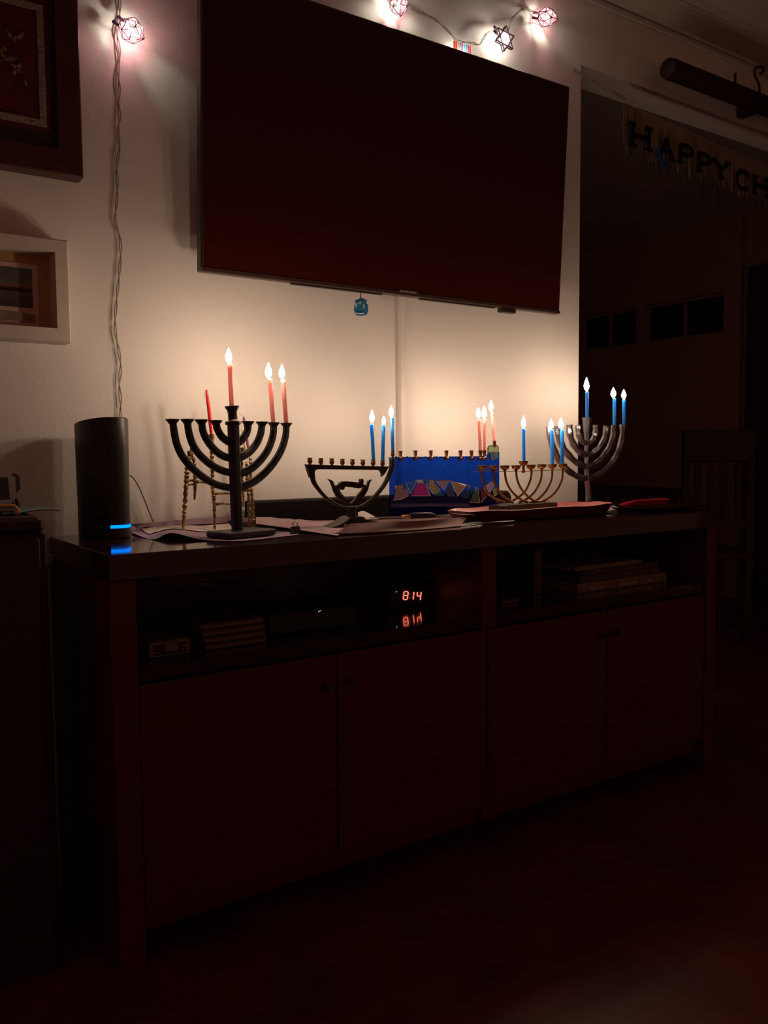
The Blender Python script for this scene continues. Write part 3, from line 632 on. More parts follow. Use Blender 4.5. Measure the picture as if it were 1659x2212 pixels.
knob_tube([(1083,900),(1088,1050),(1102,1200),(1112,1400),(1112,1664)], [6,8,7,7,5], None, 'column', 10, .01)
knob_tube([(1128,840),(1130,1000),(1140,1200),(1155,1400),(1162,1570),(1180,1610)], [6,6,7,7,7,7], None, 'column', 11)
knob_tube([(1100,1310),(1155,1318)], [5,5], None, 'crossbar', 12); knob_tube([(1105,1412),(1160,1418)], [5,5], None, 'crossbar', 13); knob_tube([(1035,1240),(1085,1230),(1145,1235)], [5,4,5], None, 'crossbar', 14)
for x, y, w_ in ((680, 640, 11), (1030, 790, 7), (1075, 800, 8), (425, 830, 8)):
    c = P2.pt(*z5(x, y)); MB().lathe([(w_*k2*a, b*k2) for a, b in ((.3,-8),(.55,-5),(.36,-2),(.5,1),(.62,6),(.55,9),(.62,11),(.4,11))], c, 14).build('cup', BRONZE, m2, True)
def deadcandle(P, pts, w, m, label, wick):
    q = cat([P.pt(*z5(*p)) for p in pts], 8); k = P.m(*z5(*pts[0]))
    th = thing('candle', q[0], label, 'candle', 'unlit candles')
    r = [x*k*.5 for x in w]; r = resamp(r, len(q))
    r[-1] *= .5; r[-2] *= .9
    MB().tube(q, r, 12).build('wax', m, th, True)
    MB().tube(cat([P.pt(*z5(*p)) for p in wick], 4), .0006, 5).build('wick', WICKW, th)
deadcandle(P2, [(682,600),(665,450),(650,300),(632,170),(622,62)], [7.5,8,8,7,5.5], REDW, 'unlit glossy red bent candle in the bronze menorah', [(622,64),(604,80),(598,120),(600,180)])
deadcandle(Plane((0,-.118,0)), [(1080,790),(1055,640),(1035,500)], [6.5,6.5,5.5], YELW, 'unlit cream candle behind the black menorah stem', [(1035,502),(1030,480),(1034,465)])
deadcandle(Plane((0,-.108,0)), [(1108,830),(1095,700),(1075,540),(1050,375)], [7,7,6.5,5.5], PURW, 'unlit dark purple candle behind the black menorah stem', [(1050,378),(1030,360),(1000,346)])
# ---- 3. dark brass menorah with scroll
z3 = lambda x, y: (640 + x/6.9125, 960 + y/6.9125)
P3 = Plane(tab(758, 1131)); P3 = Plane((0, -.235, 0)); k3 = P3.m(760, 1050)
m3 = thing('menorah', P3.pt(758, 1131), 'dark brass menorah with horn leaves and scroll holding blue candles', 'menorah', 'menorahs')
def plate(P, poly, zf, th, m, par, name, off=0):
    pts = [P.pt(*zf(*p), off+th/2) for p in poly]
    return MB().prism(pts, P.n*-th).build(name, m, par)
def inset(poly, s):
    cx_ = sum(p[0] for p in poly)/len(poly); cy_ = sum(p[1] for p in poly)/len(poly); return [(cx_+(x-cx_)*s, cy_+(y-cy_)*s) for x, y in poly]
plate(P3, [(150,298),(600,311),(1000,322),(1392,330),(1362,372),(1335,425),(1285,480),(1290,440),(1276,400),(1245,383),(1000,380),(600,374),(325,372),(290,384),(276,415),(285,480),(215,500),(180,395)], z3, .010, DBRASS, m3, 'top_bar')
arm(P3, [(235,440),(262,560),(330,665),(440,790),(575,882),(700,925),(820,937)], [13,11,9,8,6,4,4], .012, z3, DBRASS, m3, 'arc', 8)
arm(P3, [(820,937),(950,925),(1090,850),(1195,750),(1300,620),(1380,470),(1428,330),(1436,230),(1436,195)], [4,5,8,9,10,11,12.5,12.5,9], .014, z3, DBRASS, m3, 'shamash_post', 10)
plate(P3, [(485,519),(515,528),(548,548),(572,600),(592,640),(612,606),(640,598),(662,604),(660,628),(640,640),(640,680),(690,748),(770,822),(815,878),(800,892),(740,868),(670,828),(612,780),(570,700),(545,620),(522,560)], z3, .008, DBRASS, m3, 'leaf')
plate(P3, [(1137,524),(1090,540),(1065,595),(1048,628),(1025,600),(1000,598),(992,612),(1006,640),(990,680),(930,750),(865,835),(818,885),(835,895),(890,872),(970,820),(1035,750),(1072,680),(1090,610),(1108,560)], z3, .008, DBRASS, m3, 'leaf')
for q in ([(610,660),(650,740),(720,810),(800,872)], [(635,650),(672,735),(740,810),(812,882)], [(975,720),(920,790),(860,850),(825,885)]):
    MB().tube(cat([P3.pt(*z3(*p), .0045) for p in q], 5), [k3*.9, k3*1.1, k3*.8], 6).build('vein', DBRASS, m3, True)
plate(P3, [(648,602),(662,572),(700,553),(760,550),(860,560),(970,573),(963,540),(970,518),(988,512),(1007,528),(1006,560),(1000,610),(985,640),(950,657),(900,650),(800,635),(727,634),(722,662),(702,679),(680,668),(668,632)], z3, .011, DBRASS, m3, 'scroll')
for i in range(8): 
    x = 700+i*33; MB().box(V((-.0018,-.0015,-.004)), V((.0018,.0015,.004)), Matrix.Translation(P3.pt(*z3(x, 600+i*1.5), .006))).build('scroll_mark', DBRASS, m3)
c = P3.pt(*z3(822, 935)); f = P3.pt(*z3(822, 1075))
MB().tube([c + V((0,0,.002)), c - V((0,0,.006)), f + V((0,0,.004)), f], [9*k3, 11.5*k3, 11.5*k3, 13*k3], 8, ref=P3.n, ro=.011, ph=.5).build('neck', DBRASS, m3)
zb = ZT+.004
fz = P3.pt(*z3(822, 1072)).z; xl = P3.pt(700, 1139).x; xr = P3.pt(792, 1135).x; xml, xmr = P3.pt(*z3(735, 1072)).x, P3.pt(*z3(915, 1072)).x
arch = cat([V((xl, 0, zb)), V((xl*.45+xml*.55, 0, zb+.009)), V((xml, 0, fz-.001)), V(((xml+xmr)/2, 0, fz)), V((xmr, 0, fz-.001)), V((xr*.45+xmr*.55, 0, zb+.009)), V((xr, 0, zb))], 5)
up_ = [V((p.x, P3.p.y-.028, p.z)) for p in arch]; dn_ = [V((p.x + (.004 if p.x < P3.pt(758, 1120).x else -.004), P3.p.y-.028, max(zb-.001, p.z-.005))) for p in arch]
mb = MB(); back_ = V((0, .05, 0))
mb.grid([up_, [p+back_ for p in up_]]); mb.grid([dn_, [p+back_ for p in dn_]]); mb.grid([up_, dn_]); mb.grid([[p+back_ for p in up_], [p+back_ for p in dn_]])
mb.build('foot', DBRASS, m3)
cx3 = [203,367,530,688,838,993,1147,1288]; cy3 = [197,203,208,215,220,225,228,235]
CP3 = [(2.0,-15),(3.2,-14),(2.4,-13),(4.6,-11),(5.4,-8),(5.2,-5),(4.3,-2.5),(5.7,-.6),(5.6,0),(4.4,0),(4.2,-2)]
for x, y in list(zip(cx3, cy3)) + [(1440, 105)]:
    c = P3.pt(*z3(x, y)); s_ = 1 if x < 1400 else .88
    MB().lathe([(a*k3*s_, b*k3*s_) for a, b in CP3], c, 16).build('cup', CUPB, m3, True)
candle(P3, (806.6, 992), (803, 917), (803.7, 885, 913, 10.5), 8, BLUEW, 'lit blue candle third from right on the scroll menorah', group=GBL)
candle(P3, (826.8, 993), (828.3, 919), (829, 899, 917, 9), 8, BLUEW, 'lit blue candle with short flame, second from right on scroll menorah', group=GBL)
candle(P3, (848.6, 975), (846.6, 903), (845, 876, 901, 10), 7.5, BLUEW, 'lit blue candle in the raised right cup of scroll menorah', group=GBL)
# ---- 4. blue glass menorah
z4 = lambda x, y: (830 + x/6.144, 950 + y/6.144)
YB = -.190
# plan of the wavy glass: pixel column -> depth
def yb(px_):
    t = (px_-842)/235
    return YB + .010*math.sin(t*5.5) + (-0.02*max(0, (t-.5)/.4)**2 if t < .9 else -.02 + .10*(t-.9))
colx = [842 + i*235/26 for i in range(27)]
ztop = lambda px_: at(px_, 987.5 - (px_-842)*.012, yb(px_)).z
m4 = thing('menorah', at(960, 1117, YB), 'blue fused glass panel menorah with mosaic shards and copper cups', 'menorah', 'menorahs')
zb4 = ZT+.001
front, back = [], []
for x in colx:
    p = at(x, 1050, yb(x)); tz = ztop(x) if x < 1052 else at(x, 976, yb(x)).z
    front.append([V((p.x, p.y-.003, zb4 + (tz-zb4)*j/6)) for j in range(7)]); back.append([V((p.x, p.y+.003, zb4 + (tz-zb4)*j/6)) for j in range(7)])
mb = MB(); mb.grid(front); mb.grid(back)
def ribs(i): mb.grid([front[i], back[i]])
ribs(0); ribs(-1); mb.grid([[r[-1] for r in front], [r[-1] for r in back]]); mb.grid([[r[0] for r in front], [r[0] for r in back]])
mb.build('glass_panel', BLUEGL, m4, fix=False)
def gl(n_, c_, r_=.2): return tint('shard_' + n_, tuple(min(1, x*1.6+.02) for x in c_), .12, r_, .72, tuple(min(1, x*2.4) for x in c_))
SHM = {'pk': gl('pink', (.55,.22,.22)), 'mv': gl('mauve', (.32,.22,.24)), 'cy': gl('cyan', (.0,.17,.42)), 'wh': gl('white', (.5,.42,.42)), 'mg': gl('magenta', (.42,.02,.24)), 'gg': gl('gold_green', (.34,.30,.18)), 'sv': gl('silver', (.34,.27,.28)), 'te': gl('teal', (.0,.16,.22)), 'sl': gl('slate', (.05,.07,.17)), 'go': gl('gold', (.55,.34,.22)), 'bl': gl('blue', (.0,.05,.22)), 'gr': gl('green', (.08,.17,.12)), 'ro': gl('rose', (.20,.05,.10)), 'li': gl('lilac', (.36,.30,.38)), 'ol': gl('olive', (.26,.34,.10))}
SH4 = [('pk',[(150,610),(255,595),(255,630),(150,650)]),('mv',[(145,655),(250,635),(330,740),(220,790),(118,805)]),('pk',[(262,620),(285,640),(320,710),(300,705)]),('cy',[(285,570),(420,560),(350,720)]),('wh',[(395,535),(505,530),(520,570),(430,565)]),('mg',[(430,585),(550,580),(610,745),(360,745)]),('cy',[(525,540),(580,530),(575,600),(545,590)]),('gg',[(600,530),(650,530),(730,680),(655,725),(580,620)]),('sv',[(680,540),(865,535),(795,665)]),('wh',[(690,590),(745,665),(730,670)]),('te',[(660,740),(740,680),(805,745)]),('sl',[(875,590),(950,760),(850,755),(800,690)]),('go',[(875,540),(1090,605),(975,750)]),('bl',[(1000,755),(1090,640),(1150,670),(1110,800)]),('te',[(1155,650),(1190,650),(1130,760)]),('pk',[(1100,600),(1135,605),(1130,630),(1100,625)]),('pk',[(1205,635),(1240,635),(1240,665),(1205,665)]),('gr',[(1190,680),(1245,680),(1270,835),(1130,830)]),('ro',[(1290,640),(1320,620),(1360,740),(1300,820),(1280,820)]),('li',[(1350,600),(1440,545),(1460,600),(1380,740)]),('ol',[(1440,650),(1480,640),(1505,720),(1460,745)])]
RIM = mat('shard_bright_rim', (.85, .76, .74), .25, .2); DRIM = mat('shard_dark_rim', (.03, .02, .04), .2)
for n_, poly in SH4:
    def mk(s_, f_):
        return [at(*z4(x, y), yb(z4(x, y)[0]) - .003 - f_) for x, y in inset(poly, s_)]
    A_, B_ = mk(1, 0), mk(.86, .004); n3 = len(A_); A2 = mk(.98, .003)
    m_ = MB(); m_.add(A_ + A2 + B_, [(i, (i+1) % n3, n3+(i+1) % n3, n3+i) for i in range(n3)] + [(n3+i, n3+(i+1) % n3, 2*n3+(i+1) % n3, 2*n3+i) for i in range(n3)] + [tuple(range(2*n3, 3*n3)), tuple(range(n3-1, -1, -1))])
    so = m_.build('glass_shard', SHM[n_], m4)
    if n_ not in ('bl', 'sl', 'te'):
        e_ = mk(1.0, .003); kk_ = (e_[0]-CP) @ CW/F; lo_ = sorted(range(n3), key=lambda i: e_[i].z + e_[(i+1) % n3].z)[:2]
        rm_ = MB()
        for i in lo_: rm_.tube([e_[i], e_[(i+1) % n3]], kk_*.75, 5)
        rm_.build('bright_rim', RIM, so)
        dk_ = MB()
        for i in range(n3):
            if i not in lo_: dk_.tube([e_[i], e_[(i+1) % n3]], kk_*.8, 5)
        dk_.build('dark_rim', DRIM, so)
def cup4(x, y0=140, w_=4.7):
    X_, Y_ = z4(x, y0); c = at(X_, Y_, yb(X_)); k = (c-CP) @ CW/F
    MB().lathe([(a*k*w_/4.7, b*k) for a, b in ((2.4,-22),(5,-21),(6.5,-16),(4,-13.5),(3.6,-12),(4.6,-1),(4.9,0),(3.9,0),(3.5,-3))], c, 16).build('cup', COPPER, m4, True); return c
for x in (215, 413, 617, 825, 1012, 1157, 1275, 1330): cup4(x, 148 if x < 300 else 140)
# melted dark glass rim beads along the top
for i in range(24):
    X_ = 856+i*8.0+random.uniform(-2, 2); p = at(X_, 988+random.uniform(-1, 1.5), yb(X_)-.004)
    MB().lathe([(.0004,-.0025),(.0026,-.0012),(.003,.0006),(.0006,.0026)], p, 8, (random.uniform(-.3,.3), 0, 1)).build('rim_bead', mat('dark_bead', (.05,.03,.05), .08, .5) if 'dark_bead' not in bpy.data.materials else bpy.data.materials['dark_bead'], m4, True)
# shamash holder of clear glass
Pq = Plane((0, yb(1066)-.006, 0))
MB().prism([Pq.pt(*z4(x, y), .004) for x, y in ((1385,110),(1410,80),(1440,85),(1470,85),(1500,80),(1515,100),(1505,240),(1430,275),(1412,180))], Pq.n*-.008).build('shamash_tile', CLEARGL, m4)
MB().tube(cat([Pq.pt(*z4(x, y), .003) for x, y in ((1375,205),(1378,120),(1400,78),(1450,85),(1495,75),(1515,105),(1510,160))], 5), .0013, 6).build('shamash_wire', mat('dark_solder', (.04,.04,.03), .3, .6), m4, True)
c = Pq.pt(*z4(1462, 15)); k = (c-CP) @ CW/F
MB().lathe([(a*k, b*k) for a, b in ((3,-14),(3.6,-12),(3.8,-1),(4.4,0),(3.4,0),(3.2,-3))], c, 14).build('shamash_cup', COPPER, m4, True)
for bx_ in (850, 1000):
    p = at(bx_, 1100, yb(bx_)); MB().box((p.x-.01, p.y-.018, ZT), (p.x+.01, p.y+.018, ZT+.004)).build('foot', BLUEGL, m4)
Pb = lambda x: Plane((0, yb(x), 0))
candle(Pb(1037), (1037.5, 972), (1035, 907), (1033.5, 880, 903, 10), 7, PINKW, 'lit pink candle leftmost of the three on blue glass menorah', group=GP)
candle(Pb(1047), (1046.5, 974), (1047.3, 906), (1046, 876, 903, 10), 7, PINKW, 'lit pink candle in the middle of the blue glass menorah three', group=GP)
candle(Pq, (1067.5, 952), (1063, 891), (1060.7, 864, 889, 10), 7, PINKW, 'lit pink candle on the clear glass holder of blue menorah', group=GP)
# ---- platter and 5. gold menorah
P5 = Plane((0, -.295, 0)); z6 = lambda x, y: (1000 + x/5.53, 960 + y/5.53)
pa, pb = P5.pt(972, 1101), P5.pt(1305, 1087); pc_ = V(((pa.x+pb.x)/2, -.303, ZT+.0045)); ha = (pb.x-pa.x)/2; hb = .082; hz = .5*(pa.z+pb.z) - pc_.z
def sup(a_, e=2.6): c_, s_ = math.cos(a_), math.sin(a_); return (math.copysign(abs(c_)**(2/e), c_), math.copysign(abs(s_)**(2/e), s_))
rings = [(.90,.86,0),(.93,.90,.001),(.975,.955,hz*.6),(1,1,hz),(.985,.965,hz+.001),(.95,.90,hz*.62),(.88,.80,.009),(.3,.3,.0075)]
mb = MB(); n_ = 40; vs = []
for sa, sb_, h in rings:
    for i in range(n_):
        u, v = sup(2*math.pi*i/n_); vs.append(pc_ + V((u*sa*ha, v*sb_*hb, h + .0015*math.sin(i*1.3)*(h > .01))))
fs = [tuple(range(n_-1, -1, -1)), tuple(range((len(rings)-1)*n_, len(rings)*n_))]
for i in range(len(rings)-1):
    for j in range(n_): q = (j+1) % n_; fs.append((i*n_+j, i*n_+q, (i+1)*n_+q, (i+1)*n_+j))
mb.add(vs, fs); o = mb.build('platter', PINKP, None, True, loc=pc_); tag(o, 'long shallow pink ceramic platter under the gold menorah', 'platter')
o.data.materials.append(mat('dark_red_outside', (.10, .020, .018), .35, var=.1))
for f_ in list(range(2, 2 + 3*n_)) + [0]: o.data.polygons[f_].material_index = 1       # the outside is coloured dark red, the inside pink
m5 = thing('menorah', V((P5.pt(1135, 1094).x, -.295, pc_.z+.006)), 'antique gold menorah with crossing curved arms standing in pink platter', 'menorah', 'menorahs')
k5 = P5.m(1130, 1030)
zb0 = ZT+.0135; bt = P5.pt(1130, 1087).z
xa_, xb_ = P5.pt(1088, 1092).x, P5.pt(1191, 1090).x
MB().bbox((xa_, -.32, zb0), (xb_, -.265, bt), .002).build('base', DBRASS, m5)
MB().bbox((P5.pt(1068, 1092).x, -.316, zb0), (xa_+.002, -.27, bt-.001), .002).build('base_end', DBRASS, m5)
SLOT5 = [230, 363, 500, 635, 812, 940, 1067, 1192]
ends = [[(228,322),(236,430),(272,540),(335,615),(420,668),(520,694)],[(365,322),(376,430),(412,535),(475,612),(555,672),(600,694)],[(500,320),(516,430),(560,530),(630,610),(710,668),(780,692)],[(635,318),(650,430),(700,535),(775,620),(855,675),(920,692)],
 [(822,310),(806,420),(752,545),(680,620),(600,668),(560,690)],[(942,306),(930,420),(875,540),(805,620),(725,672),(670,692)],[(1067,303),(1058,420),(1000,545),(915,640),(850,678),(800,692)],[(1192,300),(1182,420),(1120,550),(1035,635),(950,680),(900,692)]]
for i, E_ in enumerate(ends):
    off = .004 if i < 4 else -.004
    q = cat([P5.pt(*z6(*p), off) for p in E_], 6)
    MB().tube(q, 2.7*k5, 10, ref=P5.n, ro=.0022).build('arm', GOLD, m5, True)
MB().prism([P5.pt(*z6(*p), .008) for p in ((165,321),(700,318),(1260,297),(1260,304),(700,325),(165,329))], P5.n*-.016).build('crossbar', GOLD, m5)
TOP5 = [250,250,250,248,243,238,235,232]
for x, y in list(zip(SLOT5, TOP5)) + [(723, 197)]:
    c = P5.pt(*z6(x, y)); dn = 13 if x != 723 else 23
    MB().lathe([(a*k5, b*k5) for a, b in ((2,-dn),(2.8,-dn+1),(3.2,-10.2),(5.6,-9.4),(8.2,-7.2),(9.8,-4),(10.4,-1),(10.4,0),(9.4,0),(8.6,-3),(4.4,-6))], c, 18).build('cup', GOLD, m5, True)
    if x == 723: MB().lathe([(3.6*k5, -26*k5), (4.6*k5, -24*k5), (3.4*k5, -22.5*k5)], c, 8).build('nut', GOLD, m5)
candle(P5, (1131.5, 997), (1131, 926), (1131, 898, 924, 10), 7.6, BLUEW, 'lit blue candle in the raised centre cup of gold menorah', group=GBL)
candle(P5, (1193, 1003), (1192, 929), (1190.5, 905, 927, 10), 7.6, BLUEW, 'lit blue candle second from right on gold menorah', group=GBL)
candle(P5, (1214.5, 1003), (1214, 929), (1211.5, 902, 927, 11), 7.6, BLUEW, 'lit blue candle at the right end of gold menorah', group=GBL)
# ---- 6. pewter menorah
z7 = lambda x, y: (1150 + x/6.636, 880 + y/6.636)
P6 = Plane((0, -.19, 0)); k6 = P6.m(1270, 1000)
m6 = thing('menorah', V((P6.pt(1272, 1098).x, -.19, ZT)), 'tall hammered pewter menorah behind the pink platter at the wall edge', 'menorah', 'menorahs')
AR6 = [([(655,255),(660,360),(690,450),(745,505),(800,532)], 10), ([(910,255),(905,360),(885,440),(850,500),(800,532)], 11), ([(530,250),(540,390),(590,530),(680,640),(800,690)], 13), ([(1060,265),(1050,400),(990,545),(900,640),(800,690)], 13),
 ([(357,268),(385,440),(455,600),(570,740),(700,825),(800,850)], 14), ([(1172,256),(1160,430),(1090,610),(990,745),(890,825),(800,850)], 15), ([(245,272),(275,510),(365,735),(490,890),(650,990),(800,1022)], 14), ([(1300,246),(1290,440),(1225,660),(1120,830),(980,950),(800,1022)], 14)]
for i, (A, w_) in enumerate(AR6):
    q = cat([P6.pt(*z7(*p)) for p in A], 7); nn_ = len(q)
    MB().tube(q, [w_*k6*.5*(1.05 + .08*math.sin(j*.9+i)) for j in range(nn_)], 6, ref=P6.n, ro=[.010 + .0015*math.sin(j*.7+i*2) for j in range(nn_)], ph=.25).build('arm', SILV, m6)
q = cat([P6.pt(*z7(*p)) for p in ((783,146),(783,300),(785,480),(780,600),(785,700),(778,800),(785,900),(790,1060),(805,1200),(810,1345),(812,1440))], 4)
MB().tube(q, resamp([k6*x for x in (10,8,5.5,5,5.5,4.8,5.6,6.5,6.2,7.4,8)], len(q)), 6, ref=P6.n, ph=.25).build('stem', SILV, m6)
c = V((P6.pt(1272, 1098).x, -.19, ZT+.002))
MB().lathe([(.052,0),(.054,.004),(.05,.008),(.02,.013),(.011,.02)], c, 8).build('base', SILV, m6)
candle(P6, (1268, 903), (1268, 847), (1267, 815, 845, 11), 7.3, BLUEW, 'lit blue candle raised in centre cup of the pewter menorah', group=GBL)
candle(P6, (1327, 918), (1327, 861), (1325, 837, 859, 11), 7.3, BLUEW, 'lit blue candle second from right on the pewter menorah', group=GBL)
candle(P6, (1348, 918), (1347.5, 864), (1347.5, 841, 862, 10), 7.3, BLUEW, 'lit blue candle at the right end of pewter menorah', group=GBL)
# ================================================================== PAPERS AND SMALL THINGS
LAID = []
def sheet(net, m, label, name='paper_sheet', sub=5, catg='paper', th=.0004, group=None, parent=None, drape=False):
    rows = [cat([tab(*p) for p in r], sub) for r in net]
    cols_ = list(zip(*rows)); cols_ = [cat(list(c_), sub) for c_ in cols_]; g = [list(r) for r in zip(*cols_)]
    for r in g:
        for p in r:
            p.z = max(p.z, ZT+.0006); 
            if p.y > -.012: p.y = -.012
            if p.x > s0.x - .03 and p.y > -.098: p.y = -.098
            near = [q.z for q in LAID if abs(q.x-p.x) < .018 and abs(q.y-p.y) < .022]      # each sheet lies on the ones below it
            if drape and near: p.z = max(p.z, max(near) + .0012)
    LAID.extend(p for r in g for p in r)
    mb = MB(); mb.grid(g); o = mb.build(name, m, parent, True, loc=None if parent else g[0][0], fix=False)
    if not parent: tag(o, label, catg, group)
    return o, g
LAV = mat('lavender_sheet', (.42, .28, .36), .85, var=.18, scale=9)
# drawing print on the left sheet: blots of orange, grey and violet on white
dm = bpy.data.materials.new('drawing_print'); dm.use_nodes = True; nt = dm.node_tree; bs = nt.nodes['Principled BSDF']; bs.inputs['Roughness'].default_value = .8
tc = nt.nodes.new('ShaderNodeTexCoord'); nz = nt.nodes.new('ShaderNodeTexNoise'); nz.inputs['Scale'].default_value = 16; nz.inputs['Detail'].default_value = 3; rp = nt.nodes.new('ShaderNodeValToRGB')
nt.links.new(tc.outputs['Object'], nz.inputs['Vector']); nt.links.new(nz.outputs[0], rp.inputs[0]); nt.links.new(rp.outputs[0], bs.inputs['Base Color'])
e = rp.color_ramp.elements; e[0].position = 0; e[0].color = (.8,.72,.64,1); e[1].position = 1; e[1].color = (.8,.72,.64,1)
for p_, c_ in ((.36, (.8,.72,.64,1)), (.38, (.30,.20,.24,1)), (.42, (.34,.22,.26,1)), (.44, (.8,.72,.64,1)), (.58, (.8,.72,.64,1)), (.60, (.72,.38,.22,1)), (.65, (.72,.42,.3,1)), (.67, (.78,.70,.64,1))):
    n_ = e.new(p_); n_.color = c_
netA = [[(286,1151,.004),(330,1165.5,.001),(370,1151,.014),(437,1166,.003),(520,1168,.001),(600,1160,.001),(645,1155,.001)],
        [(282,1144,.004),(322,1152,.003),(375,1144,.010),(440,1150,.003),(520,1152,.001),(600,1147,.001),(646,1144,.001)],
        [(280,1137,.010),(320,1138,.006),(380,1132,.006),(440,1132,.004),(520,1134,.003),(600,1132,.002),(646,1134,.001)],
        [(284,1132,.022),(320,1129,.020),(385,1121,.024),(450,1115,.026),(520,1112,.024),(600,1118,.008),(646,1125,.002)]]
oA, gA = sheet(netA, LAV, 'large curling lavender poster sheet under the black menorah')
netW = [[(p[0], p[1]-1.2, p[2]+.0012) for p in r] for r in ([(322,1155,.003),(372,1143,.011),(440,1149,.004),(510,1146,.002)], [(308,1146,.005),(370,1138,.009),(440,1140,.004),(505,1140,.003)], [(296,1137,.009),(365,1131,.009),(430,1127,.008),(480,1124,.010)])]
oW, _ = sheet(netW, dm, 'white sheet with faint orange and grey drawing on lavender poster', 'drawing_sheet')
# middle sheet
PK = mat('pink_violet_sheet', (.50, .33, .36), .85, var=.25, scale=8)
netB = [[(553,1131,.018),(624,1141,.009),(688,1151,.004),(730,1157,.003)],
        [(553,1122,.012),(625,1128,.008),(690,1136,.006),(745,1140,.003)],
        [(551,1111,.014),(620,1118,.010),(702,1122,.008),(750,1126,.006)]]
oB, _ = sheet(netB, PK, 'pinkish violet painted sheet between black and scroll menorahs', drape=True)
netC = [[(756,1131,.024),(830,1127.5,.024),(920,1124,.021),(1012,1116,.018)],
        [(735,1146,.010),(812,1143,.010),(905,1137,.008),(1000,1129,.007)],
        [(722,1155,.0012),(800,1152,.0012),(900,1145,.0012),(995,1137,.0012)],
        [(735,1150,.0010),(810,1146,.0010),(905,1139,.0010),(995,1132,.0010)],
        [(765,1136,.004),(840,1132,.004),(920,1128,.004),(1000,1121,.004)],
        [(800,1123,.012),(850,1121,.012),(930,1119,.012),(1005,1113,.012)]]
oC, _ = sheet(netC, mat('brown_pink_sheet', (.34, .20, .19), .85, var=.15, scale=8), 'mauve sheet with its front edge curling up at stand edge', drape=True)
netD = [[(776,1124,.016),(795,1122,.016),(818,1121,.016)], [(774,1115,.022),(792,1115,.022),(815,1119,.017)], [(773,1107,.028),(786,1104,.030),(812,1117,.019)]]
sheet(netD, PAPERW, 'bright white paper corner sticking up right of scroll menorah foot')
netE = [[(818,1122,.012),(900,1119,.012),(980,1115,.012),(1062,1113,.012)], [(820,1119,.016),(900,1115,.017),(980,1110,.018),(1060,1107,.018)]]
sheet(netE, mat('grey_sheet', (.40, .33, .33), .8, var=.1), 'pale grey sheet lying in front of the blue glass menorah')
# binder clip
pcl = tab(638, 1153, .001); k = (pcl-CP) @ CW/F
t = thing('binder_clip', pcl, 'small black binder clip with wire handles on the papers', 'clip')
Pk = Plane(pcl, 6)
w2, h2 = 10.5*k, 16*k
MB().prism([pcl + Pk.t*-w2 + Pk.n*.007, pcl + Pk.t*-w2 - Pk.n*.007, pcl + Pk.t*-w2 + V((0,0,h2)) - Pk.n*.0015, pcl + Pk.t*-w2 + V((0,0,h2)) + Pk.n*.0015], Pk.t*2*w2).build('clip_body', BLACKP, t)
for s_ in (-1, 1):
    pts = [pcl + Pk.t*x*k + V((0,0,z_*k)) + Pk.n*(s_*.002*(z_-14)/8) for x, z_ in ((-3,14),(-6.5,21),(-5,25),(0,26),(5,25),(6.5,21),(3,14))]
    MB().tube(cat(pts, 4), .0007, 6).build('wire_handle', STEEL, t, True)
# black handled corkscrew-like utensil
Pu = Plane((0, -.30, 0)); ku = Pu.m(900, 1115)
t = thing('black_handled_utensil', Pu.pt(905, 1121), 'black-handled utensil with brass collar and thin shaft on the papers', 'utensil')
zc = 1114.0
MB().tube([Pu.pt(x, y) for x, y in ((884,1115.5),(887,1115),(895,1113.8),(920,1112.8),(931,1113),(937,1114),(941,1115))], [5.2*ku,6.3*ku,7*ku,7*ku,6.5*ku,4.5*ku,2.5*ku], 14).build('grip', BLACKP, t, True)
MB().tube([Pu.pt(x, 1116) for x in (868,870,873,876,880,882,885)], [1.5*ku,4*ku,2.5*ku,4.6*ku,4.6*ku,3*ku,5*ku], 12).build('collar', BRASS, t, True)
MB().tube([Pu.pt(800, 1118.5), Pu.pt(870, 1116.3)], 1.1*ku, 8).build('shaft', STEEL, t, True)
MB().tube([Pu.pt(941, 1115), Pu.pt(943, 1115.5), Pu.pt(946, 1116)], [2.5*ku, 3*ku, 1.5*ku], 8).build('end_stud', COPPER, t, True)
# black booklet / folded pouch on the papers
Pp = Plane((0, -.35, 0))
t = thing('black_booklet', Pp.pt(1040, 1126), 'black booklet with pale page edge left of the pink platter', 'booklet')
pts = [Pp.pt(x, y) for x, y in ((1018,1127),(1040,1129),(1066,1122),(1068,1114),(1030,1114),(1022,1119))]
MB().prism(pts, (0, .05, 0)).build('booklet_cover', BLACKM, t)
pts = [Pp.pt(x, y) for x, y in ((1000,1111.5),(1030,1110.5),(1062,1110.5),(1068,1113.5),(1064,1115),(1030,1114.2))]
MB().prism(pts, (0, .05, 0)).build('booklet_pages', PAPERW, t)
